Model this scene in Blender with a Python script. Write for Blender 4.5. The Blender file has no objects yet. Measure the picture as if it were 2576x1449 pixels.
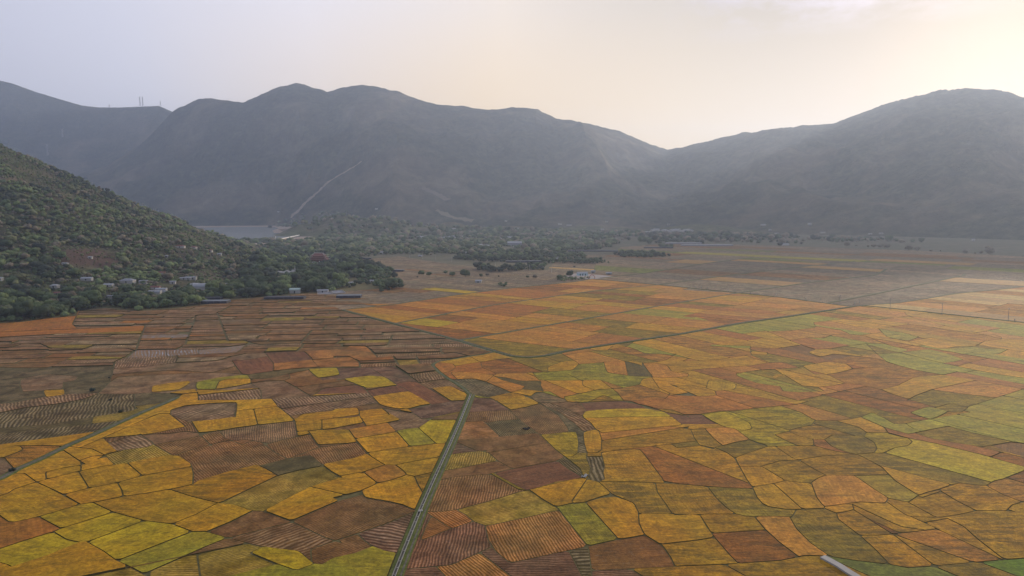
import bpy, bmesh, math, random
import numpy as np
from mathutils import Vector, Matrix
from mathutils.geometry import delaunay_2d_cdt
random.seed(7); RNG = np.random.default_rng(11)
R = math.radians
SC = bpy.context.scene; COL = SC.collection

# ---------------------------------------------------------------- camera
H = 110.0; F = 1717.0; PITCH = math.atan(199.5 / F)     # eye height, focal length and tilt
cam = bpy.data.objects.new('camera', bpy.data.cameras.new('camera')); COL.objects.link(cam)
cam.location = (0, 0, H); cam.rotation_euler = (R(90) - PITCH, 0, 0)
cam.data.sensor_width = 36; cam.data.lens = 36 * F / 2576
cam.data.clip_start = 1; cam.data.clip_end = 60000
SC.camera = cam

# ---------------------------------------------------------------- sun and sky
SUN_EL, SUN_AZ = 11.5, 37.0          # degrees above the horizon, degrees right of the view
sd = Vector((math.sin(R(SUN_AZ)) * math.cos(R(SUN_EL)), math.cos(R(SUN_AZ)) * math.cos(R(SUN_EL)), math.sin(R(SUN_EL))))
sun = bpy.data.objects.new('sun', bpy.data.lights.new('sun', 'SUN')); COL.objects.link(sun)
sun.data.energy = 3.5; sun.data.angle = R(1.0); sun.data.color = (1.0, 0.82, 0.62)
sun.rotation_euler = sd.to_track_quat('Z', 'Y').to_euler()
w = bpy.data.worlds.new('World'); SC.world = w; w.use_nodes = True
nt = w.node_tree; nt.nodes.clear()
def N(nt, t, **k):
    n = nt.nodes.new(t)
    for a, v in k.items():
        if a == 'ins':
            for i, x in v.items(): n.inputs[i].default_value = x
        else: setattr(n, a, v)
    return n
def math_(nt, op, a, b=None, c=None, clamp=False):
    n = nt.nodes.new('ShaderNodeMath'); n.operation = op; n.use_clamp = clamp
    for i, x in enumerate((a, b, c)):
        if x is None: continue
        if isinstance(x, (int, float)): n.inputs[i].default_value = x
        else: nt.links.new(x, n.inputs[i])
    return n.outputs[0]
def mix_(nt, f, a, b, mode='MIX'):
    n = nt.nodes.new('ShaderNodeMix'); n.data_type = 'RGBA'; n.blend_type = mode
    for i, x in ((0, f), (6, a), (7, b)):
        if isinstance(x, (int, float)): n.inputs[i].default_value = x
        elif isinstance(x, tuple): n.inputs[i].default_value = (*x[:3], 1)
        else: nt.links.new(x, n.inputs[i])
    return n.outputs[2]
def ramp_(nt, f, stops, interp='LINEAR'):
    n = nt.nodes.new('ShaderNodeValToRGB'); cr = n.color_ramp; cr.interpolation = interp
    while len(cr.elements) < len(stops): cr.elements.new(0.5)
    for e, (p, c) in zip(cr.elements, stops):
        e.position = p; e.color = (*c, 1) if isinstance(c, tuple) else (c, c, c, 1)
    nt.links.new(f, n.inputs[0]); return n.outputs[0]
def noise_(nt, vec, scale, detail=4, rough=0.55, dist=0.0):
    n = N(nt, 'ShaderNodeTexNoise', ins={'Scale': scale, 'Detail': detail, 'Roughness': rough, 'Distortion': dist})
    if vec is not None: nt.links.new(vec, n.inputs['Vector'])
    return n.outputs[0]
def lin(r, g, b):
    return tuple(((c / 255) / 12.92 if c <= 10 else ((c / 255 + .055) / 1.055) ** 2.4) for c in (r, g, b))
sky = N(nt, 'ShaderNodeTexSky', sky_type='NISHITA', sun_disc=False, sun_elevation=R(SUN_EL), sun_rotation=R(SUN_AZ),
        altitude=100, air_density=1.0, dust_density=3.0, ozone_density=1.0)
tc = N(nt, 'ShaderNodeTexCoord')
vn = N(nt, 'ShaderNodeVectorMath', operation='NORMALIZE'); nt.links.new(tc.outputs['Generated'], vn.inputs[0])
dt = N(nt, 'ShaderNodeVectorMath', operation='DOT_PRODUCT'); nt.links.new(vn.outputs[0], dt.inputs[0]); dt.inputs[1].default_value = sd
sp = N(nt, 'ShaderNodeSeparateXYZ'); nt.links.new(vn.outputs[0], sp.inputs[0])
glow = ramp_(nt, dt.outputs['Value'], [(0.0, lin(160, 164, 186)), (0.42, lin(197, 197, 211)), (0.62, lin(216, 210, 215)), (0.80, lin(220, 205, 190)),
                                       (0.92, lin(180, 168, 154)), (0.985, lin(138, 130, 124))])
zup = math_(nt, 'ABSOLUTE', sp.outputs[2])
warm = math_(nt, 'MULTIPLY', ramp_(nt, zup, [(0.0, 1.0), (0.12, 0.8), (0.27, 0.0)]), ramp_(nt, dt.outputs['Value'], [(0.45, 0.05), (0.78, 1.0), (0.9, 0.75), (0.98, 0.35)]))
gc = mix_(nt, warm, glow, lin(238, 200, 132))
# thin clouds high on the sun's side
mp = N(nt, 'ShaderNodeMapping', ins={'Scale': (6.0, 6.0, 17.0), 'Location': (0.3, 0.1, 0.55)}); nt.links.new(vn.outputs[0], mp.inputs[0])
cn = ramp_(nt, noise_(nt, mp.outputs[0], 1.1, 8, 0.62, 0.3), [(0.40, 0.0), (0.55, 1.0)])
cm = math_(nt, 'MULTIPLY', ramp_(nt, zup, [(0.215, 0.0), (0.255, 1.0)]), ramp_(nt, sp.outputs[0], [(0.20, 0.0), (0.32, 1.0), (0.5, 1.0), (0.58, 0.0)]))
gc = mix_(nt, math_(nt, 'MULTIPLY', math_(nt, 'MULTIPLY', cn, cm), 0.95), gc, lin(184, 176, 190))
skys = mix_(nt, 1.0, sky.outputs[0], (0.05, 0.05, 0.05), 'MULTIPLY')
gsum = mix_(nt, 0.12, gc, skys)
bg = N(nt, 'ShaderNodeBackground'); bg.inputs[1].default_value = 1.34
nt.links.new(gsum, bg.inputs[0])
ow = N(nt, 'ShaderNodeOutputWorld'); nt.links.new(bg.outputs[0], ow.inputs[0])
SC.view_settings.view_transform = 'Standard'; SC.view_settings.look = 'None'
SC.view_settings.gamma = 1; SC.view_settings.use_curve_mapping = False; SC.view_settings.exposure = 0.20
cy = SC.cycles; cy.use_denoising = True; cy.max_bounces = 5; cy.volume_bounces = 1; cy.diffuse_bounces = 2; cy.glossy_bounces = 2
cy.sample_clamp_indirect = 4

# ---------------------------------------------------------------- helpers
TILES = {'u': (0, 0, 1, 0), 'A': (0, 1080, 1280, 2576), 'B': (1280, 1080, 1280, 2576), 'C': (2560, 1080, 1280, 2576),
         'a': (0, 1500, 1280, 2576), 'b': (1280, 1500, 1280, 2576), 'c': (2560, 1500, 1280, 2576),
         'L': (0, 500, 960, 1880), 'M': (860, 780, 700, 2576), 'N': (1500, 800, 800, 2576), 'O': (2200, 780, 900, 2576),
         'Q': (3000, 780, 840, 2536), 'K': (0, 250, 960, 2576)}
def T(tile, x, y):
    if tile == 'u': return x, y
    ox, oy, a, b = TILES[tile]; s = a / b
    return (ox + x * s) * 0.670833, (oy + y * s) * 0.670833
def PTS(s):
    t, r = s.split(':'); return [T(t, *map(float, p.split(','))) for p in r.split()]
SP, CP = math.sin(PITCH), math.cos(PITCH)
def ray(u, v):
    cx, cy_ = (u - 1288) / F, (724.5 - v) / F
    return cx, CP + cy_ * SP, -SP + cy_ * CP
def G(u, v, z=0.0):
    d = ray(u, v); t = (z - H) / min(d[2], -0.004); return d[0] * t, d[1] * t
def px(x, y, z):
    f = y * CP - (z - H) * SP; up = y * SP + (z - H) * CP
    return 1288 + F * x / f, 724.5 - F * up / f
def inpoly(x, y, poly):
    c = False; j = len(poly) - 1
    for i in range(len(poly)):
        xi, yi = poly[i]; xj, yj = poly[j]
        if (yi > y) != (yj > y) and x < (xj - xi) * (y - yi) / (yj - yi) + xi: c = not c
        j = i
    return c
def tag(o, label=None, cat=None, group=None, kind=None):
    if label: o['label'] = label
    if cat: o['category'] = cat
    if group: o['group'] = group
    if kind: o['kind'] = kind
    return o
def link(o, parent=None):
    COL.objects.link(o)
    if parent: o.parent = parent
    return o
def empty(name, loc, rz=0, label=None, cat=None, group=None):
    o = bpy.data.objects.new(name, None); o.location = loc; o.rotation_euler = (0, 0, rz); o.empty_display_size = 0.5
    link(o); return tag(o, label, cat, group)
def mesh(name, verts, faces, mat, parent=None, smooth=False):
    me = bpy.data.meshes.new(name); me.from_pydata([tuple(v) for v in verts], [], faces); me.update()
    if mat: me.materials.append(mat)
    if smooth: me.polygons.foreach_set('use_smooth', [True] * len(me.polygons))
    return link(bpy.data.objects.new(name, me), parent)
def bobj(name, bm, mat, parent=None, smooth=False):
    me = bpy.data.meshes.new(name); bm.to_mesh(me); bm.free(); me.materials.append(mat)
    if smooth: me.polygons.foreach_set('use_smooth', [True] * len(me.polygons))
    return link(bpy.data.objects.new(name, me), parent)
def box(bm, c, s, rz=0, bev=0):
    M = Matrix.Translation(c) @ Matrix.Rotation(rz, 4, 'Z') @ Matrix.Diagonal((*s, 1))
    r = bmesh.ops.create_cube(bm, size=1, matrix=M)
    if bev:
        es = list({e for v in r['verts'] for e in v.link_edges}); bmesh.ops.bevel(bm, geom=es, offset=bev, segments=1, affect='EDGES')
def tube(bm, p, q, r0, r1=None, n=8):
    p, q = Vector(p), Vector(q); d = q - p
    M = Matrix.Translation((p + q) / 2) @ d.to_track_quat('Z', 'Y').to_matrix().to_4x4()
    bmesh.ops.create_cone(bm, cap_ends=True, segments=n, radius1=r0, radius2=r0 if r1 is None else r1, depth=d.length, matrix=M)
# value noise on world positions
_P = RNG.random((256, 256))
def vnoise(x, y):
    xi, yi = np.floor(x).astype(int), np.floor(y).astype(int); fx, fy = x - xi, y - yi
    fx = fx * fx * (3 - 2 * fx); fy = fy * fy * (3 - 2 * fy)
    a = _P[xi % 256, yi % 256]; b = _P[(xi + 1) % 256, yi % 256]; c = _P[xi % 256, (yi + 1) % 256]; d = _P[(xi + 1) % 256, (yi + 1) % 256]
    return (a * (1 - fx) + b * fx) * (1 - fy) + (c * (1 - fx) + d * fx) * fy
def fbm(x, y, o=5, ridged=False):
    s = 0; a = 1; t = 0
    for i in range(o):
        n = vnoise(x + 17.3 * i, y - 9.1 * i)
        s = s + a * ((1 - np.abs(2 * n - 1)) if ridged else n); t += a; a *= 0.5; x = x * 2.03; y = y * 2.03
    return s / t

# ---------------------------------------------------------------- materials
def mat(name, rough=0.9, spec=0.2):
    m = bpy.data.materials.new(name); m.use_nodes = True; t = m.node_tree
    b = t.nodes['Principled BSDF']; b.inputs['Roughness'].default_value = rough; b.inputs['Specular IOR Level'].default_value = spec
    return m, t, b
def bump(t, b, h, strength=0.5, dist=0.5):
    n = N(t, 'ShaderNodeBump', ins={'Strength': strength, 'Distance': dist}); t.links.new(h, n.inputs['Height']); t.links.new(n.outputs[0], b.inputs['Normal'])
def plain(name, c, rough=0.8, var=0.25, scale=1.5, spec=0.2):
    m, t, b = mat(name, rough, spec); g = N(t, 'ShaderNodeNewGeometry').outputs['Position']
    n = noise_(t, g, scale, 5)
    t.links.new(mix_(t, n, tuple(x * (1 - var) for x in c), tuple(min(1, x * (1 + var)) for x in c)), b.inputs['Base Color'])
    return m
# ================================================================ terrain
def arr(s): return [tuple(map(float, p.split(','))) for p in s.split()]
def ridge_table(sil, dist):
    d = np.array(dist); ts, sl, Dr = [], [], []
    for u, v in sil:
        r = ray(u, v); ts.append(r[0] / r[1]); sl.append(r[2] / r[1]); Dr.append(np.interp(u, d[:, 0], d[:, 1]))
    return np.array(ts), H + np.array(Dr) * np.array(sl), np.array(Dr)
MAIN = arr('-900,575 -300,530 0,495 100,472 200,440 280,410 350,365 400,318 430,282 455,268 500,248 535,246 575,252 610,259 650,240 700,219 740,210 775,212 822,231 870,219 910,213 950,217 1000,230 1060,252 1130,268 1180,268 1232,277 1290,271 1345,274 1400,297 1450,308 1500,314 1550,327 1600,347 1640,364 1678,377 1740,365 1800,350 1850,338 1930,326 2000,318 2095,313 2160,288 2230,262 2300,240 2370,228 2430,222 2500,226 2540,234 2576,247 2700,275 2900,330 3300,420 4200,500')
MAIN_D = [(-900, 5200), (200, 5600), (500, 5700), (900, 5600), (1300, 5500), (1678, 6000), (2000, 5200), (2430, 4500), (2900, 4000), (4200, 3600)]
MAIN_F = [(-900, 4500), (400, 4330), (700, 4330), (820, 4100), (1000, 3650), (1300, 3500), (1700, 3450), (2000, 2950), (2300, 2680), (2576, 2400), (3300, 2000), (4200, 1900)]
FAR = arr('-900,140 -400,150 -100,185 0,200 30,207 90,229 150,247 205,263 250,268 300,268 350,266 400,264 425,275 480,300 560,330 700,400 900,470')
FAR_D = [(-900, 6700), (900, 6700)]; FAR_F = [(-900, 5000), (900, 5700)]
HILL = arr('-900,235 -500,275 -200,316 0,363 60,391 130,424 213,460 300,499 400,538 480,567 530,588 580,609 640,632 700,654 790,676')
HILL_D = [(-900, 1500), (0, 1450), (213, 1500), (400, 1560), (560, 1620), (790, 1650)]
HILL_F = [(-900, 640), (0, 700), (200, 735), (350, 775), (520, 860), (700, 1050), (790, 1250)]
class Range:
    def __init__(s, sil, dist, foot, amp, nsc, p):
        s.t, s.z, s.D = ridge_table(sil, dist); f = np.array(foot)
        s.ft = np.array([ray(u, 560)[0] / ray(u, 560)[1] for u in f[:, 0]]); s.fd = f[:, 1]; s.amp = amp; s.nsc = nsc; s.p = p
    def z_at(s, x, y):
        y = np.maximum(y, 50.0); t = x / y
        zr = np.interp(t, s.t, s.z); Dr = np.interp(t, s.t, s.D); D0 = np.interp(t, s.ft, s.fd)
        q = (y - D0) / (Dr - D0); c = np.clip(q, 0, 1)
        front = zr * (0.55 * c ** s.p + 0.45 * c * c * (3 - 2 * c))
        back = zr * np.clip(1 - (q - 1) * 1.1, 0, 1)
        env = 4 * c * (1 - c)
        n = fbm(x * s.nsc, y * s.nsc * 0.62, 6, True) - 0.52
        n2 = fbm(x * s.nsc * 9 + 50, y * s.nsc * 9, 3) - 0.5
        z = np.where(q < 1, front + env * s.amp * n + s.amp * 0.10 * n2 * np.minimum(1, c * 6), back)
        lim = (t > s.t[0]) & (t < s.t[-1])
        return np.where((q <= 0) | ~lim, -6.0, z)
R_MAIN = Range(MAIN, MAIN_D, MAIN_F, 380, 1 / 900, 1.35)
R_FAR = Range(FAR, FAR_D, FAR_F, 200, 1 / 1000, 1.2)
R_HILL = Range(HILL, HILL_D, HILL_F, 38, 1 / 260, 1.25)
KN = [(765, 2760, 50, 85, 130), (850, 2880, 84, 150, 190), (950, 2860, 66, 190, 170), (1050, 2900, 34, 170, 170), (1135, 3050, 52, 110, 90), (1290, 3200, 30, 260, 160), (1500, 3250, 32, 260, 160), (1760, 3100, 40, 240, 150)]
KNX = [(ray(u, 560)[0] / ray(u, 560)[1] * D, D, h, a, b) for u, D, h, a, b in KN]
def z_knoll(x, y):
    z = np.full(np.shape(x), -6.0)
    for cx, cy_, h, a, b in KNX:
        z = np.maximum(z, -3 + (h + 3) * np.exp(-((x - cx) / a) ** 2 - ((y - cy_) / b) ** 2))
    return z + 5 * (fbm(x / 90, y / 90, 3) - 0.5) * (z > 2)
def terrain(x, y):
    x, y = np.asarray(x, float), np.asarray(y, float)
    return np.maximum.reduce([R_MAIN.z_at(x, y), R_FAR.z_at(x, y), R_HILL.z_at(x, y), z_knoll(x, y), np.zeros(x.shape)])
def hit(u, v):
    d = ray(u, v); y = np.arange(120, 8600, 4.0); x = y * d[0] / d[1]; z = H + y * d[2] / d[1]
    k = np.nonzero(z <= terrain(x, y))[0]
    i = k[0] if len(k) else len(y) - 1
    return float(x[i]), float(y[i]), float(max(0, terrain(x[i], y[i])))
def sheet(name, xs, ys, fn, material, polar=True):
    A, B = np.meshgrid(xs, ys, indexing='ij')
    X = A * B if polar else A; Y = B; Z = fn(X, Y)
    n, m = X.shape; co = np.stack([X, Y, Z], -1).reshape(-1, 3)
    i = np.arange(n * m).reshape(n, m)
    q = np.stack([i[:-1, :-1], i[1:, :-1], i[1:, 1:], i[:-1, 1:]], -1).reshape(-1, 4)
    zz = co[:, 2][q].max(1); q = q[zz > -5]
    me = npmesh(name, co, q); me.materials.append(material)
    me.polygons.foreach_set('use_smooth', np.ones(len(q), bool))
    o = link(bpy.data.objects.new(name, me)); return tag(o, kind='structure')
def npmesh(name, co, faces):
    me = bpy.data.meshes.new(name); k = faces.shape[1]
    me.vertices.add(len(co)); me.vertices.foreach_set('co', co.astype(np.float32).ravel())
    me.loops.add(len(faces) * k); me.loops.foreach_set('vertex_index', faces.astype(np.int32).ravel())
    me.polygons.add(len(faces)); me.polygons.foreach_set('loop_start', np.arange(0, len(faces) * k, k, dtype=np.int32))
    me.update(calc_edges=True); me.validate(); return me
def mountain_mat(name, dark, mid, dry, k=1.0):
    m, t, b = mat(name, 0.95, 0.05); g = N(t, 'ShaderNodeNewGeometry').outputs['Position']
    big = noise_(t, g, 0.0016 * k, 6, 0.6, 0.4); fine = noise_(t, g, 0.028 * k, 6, 0.7)
    c = mix_(t, ramp_(t, fine, [(0.35, 0.0), (0.68, 1.0)]), dark, mid)
    c = mix_(t, math_(t, 'MULTIPLY', ramp_(t, big, [(0.48, 0.0), (0.66, 1.0)]), 0.75), c, dry)
    c = mix_(t, 1.0, c, ramp_(t, noise_(t, g, 0.0065 * k, 6, 0.7, 0.6), [(0.34, 0.62), (0.64, 1.38)]), 'MULTIPLY')
    if k > 2:                                     # the bare reddish patch on the near hill
        pd = N(t, 'ShaderNodeVectorMath', operation='DISTANCE'); t.links.new(g, pd.inputs[0]); pd.inputs[1].default_value = PATCH
        pm = ramp_(t, math_(t, 'DIVIDE', math_(t, 'ADD', pd.outputs['Value'], math_(t, 'MULTIPLY', noise_(t, g, 0.03, 4), 40.0)), 200.0), [(0.26, 1.0), (0.36, 0.0)])
        c = mix_(t, math_(t, 'MULTIPLY', pm, 0.8), c, (.115, .068, .052))
    t.links.new(c, b.inputs['Base Color'])
    bump(t, b, math_(t, 'ADD', fine, noise_(t, g, 0.1 * k, 3)), 0.9, 9.0 / k)
    return m
PATCH = hit(222, 648)
M_MTN = mountain_mat('forested mountain', (.010, .016, .009), (.072, .074, .040), (.14, .112, .072))
M_HILL = mountain_mat('hill scrub', (.05, .06, .028), (.115, .118, .058), (.145, .11, .08), 4.0)
sheet('mountain_range', np.linspace(-1.28, 1.35, 760), np.concatenate([np.linspace(1880, 4400, 150), np.linspace(4420, 8300, 150)]), R_MAIN.z_at, M_MTN)
sheet('far_mountain', np.linspace(-1.28, 0.0, 330), np.linspace(4900, 8300, 80), R_FAR.z_at, M_MTN)
sheet('hill', np.linspace(-1.27, -0.27, 320), np.linspace(600, 2300, 230), R_HILL.z_at, M_HILL)
sheet('knolls', np.linspace(-1250, 1300, 210), np.linspace(2400, 3700, 110), z_knoll, M_HILL, False)

# the plain: one sheet to the horizon
m, t, b = mat('valley floor'); g = N(t, 'ShaderNodeNewGeometry').outputs['Position']
n1 = noise_(t, g, 0.004, 5, 0.6, 0.5); n2 = noise_(t, g, 0.35, 4, 0.7); n3 = noise_(t, g, 0.03, 5, 0.65)
c = mix_(t, ramp_(t, n2, [(0.3, 0.0), (0.7, 1.0)]), (.060, .056, .018), (.165, .138, .052))
c2 = mix_(t, ramp_(t, n3, [(0.35, 0.0), (0.65, 1.0)]), (.062, .068, .032), (.125, .108, .070))
spy = N(t, 'ShaderNodeSeparateXYZ'); t.links.new(g, spy.inputs[0])
far = ramp_(t, math_(t, 'DIVIDE', spy.outputs[1], 3000.0), [(0.34, 0.0), (0.5, 1.0)])
c = mix_(t, far, c, c2); c = mix_(t, math_(t, 'MULTIPLY', ramp_(t, n1, [(0.45, 0.0), (0.6, 1.0)]), math_(t, 'MULTIPLY', far, 0.5)), c, (.06, .07, .035))
t.links.new(c, b.inputs['Base Color']); bump(t, b, n2, 0.6, 0.6)
M_GROUND = m
tag(mesh('ground', [(-13000, -2500, 0), (13000, -2500, 0), (13000, 10500, 0), (-13000, 10500, 0)], [(0, 1, 2, 3)], m), kind='structure')

# reservoir behind the dam, with its bank
def polyat(s, z): return [(*G(u, v, z), z) for u, v in PTS(s)]
m, t, b = mat('reservoir water', 0.25, 0.5); b.inputs['Base Color'].default_value = (.17, .19, .18, 1)
bump(t, b, noise_(t, N(t, 'ShaderNodeNewGeometry').outputs['Position'], 0.5, 3), 0.25, 0.3)
wp = polyat('u:380,600 470,573 560,571.5 640,571 690,571 700,574 685,580 690,586 790,588 700,606 640,612 520,618 400,618', 6)
tag(mesh('water', wp, [tuple(range(len(wp)))[::-1]], m), kind='structure')
M_SHORE = plain('shore sand', (.26, .20, .15), var=0.3, scale=0.02)
bp = polyat('u:360,604 455,569 560,568 645,567.5 735,568 760,572 700,577 712,583 815,584 800,592 720,608 640,616 520,622 390,622', 5.6)
n = len(bp); vs = bp + [(x, y, -1) for x, y, z in bp]
tag(mesh('shore', vs, [tuple(range(n))[::-1]] + [(i, (i + 1) % n, n + (i + 1) % n, n + i) for i in range(n)], M_SHORE), kind='structure')
# draped strips (tracks on the slopes)
def drape(name, pts, wid, material, lift=2.0):
    P = []
    for (u0, v0), (u1, v1) in zip(pts, pts[1:]):
        for k in range(6): P.append(hit(u0 + (u1 - u0) * k / 6, v0 + (v1 - v0) * k / 6))
    P.append(hit(*pts[-1])); vs, fs = [], []
    for i, p in enumerate(P):
        a, c = P[max(0, i - 1)], P[min(len(P) - 1, i + 1)]; d = Vector((c[0] - a[0], c[1] - a[1])).normalized()
        ww = wid[0] + (wid[1] - wid[0]) * i / (len(P) - 1); ww *= 0.6 + 0.8 * random.random()
        for s in (-1, -0.33, 0.33, 1):
            x, y = p[0] - d.y * s * ww, p[1] + d.x * s * ww; vs.append((x, y, float(terrain(x, y)) + lift))
        if i: 
            for q in range(3): fs.append((4 * i - 4 + q, 4 * i - 3 + q, 4 * i + 1 + q, 4 * i + q))
    return tag(mesh(name, vs, fs, material, smooth=True), kind='structure')
M_SCAR = plain('bare earth', (.24, .185, .14), var=0.3, scale=0.05)
drape('dirt_track', arr('910,408 885,425 850,445 825,460 800,485 780,502 765,515 750,533 732,546'), (4, 13), M_SCAR, 4)
drape('dirt_track', arr('1062,474 1085,483 1110,495 1125,506'), (10, 22), plain('thin scrub soil', (.13, .105, .075), scale=0.03), 3)
drape('dirt_track', arr('1098,530 1120,541 1150,551 1190,556'), (9, 30), plain('dry grass slope', (.15, .13, .08), scale=0.03), 3)
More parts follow.
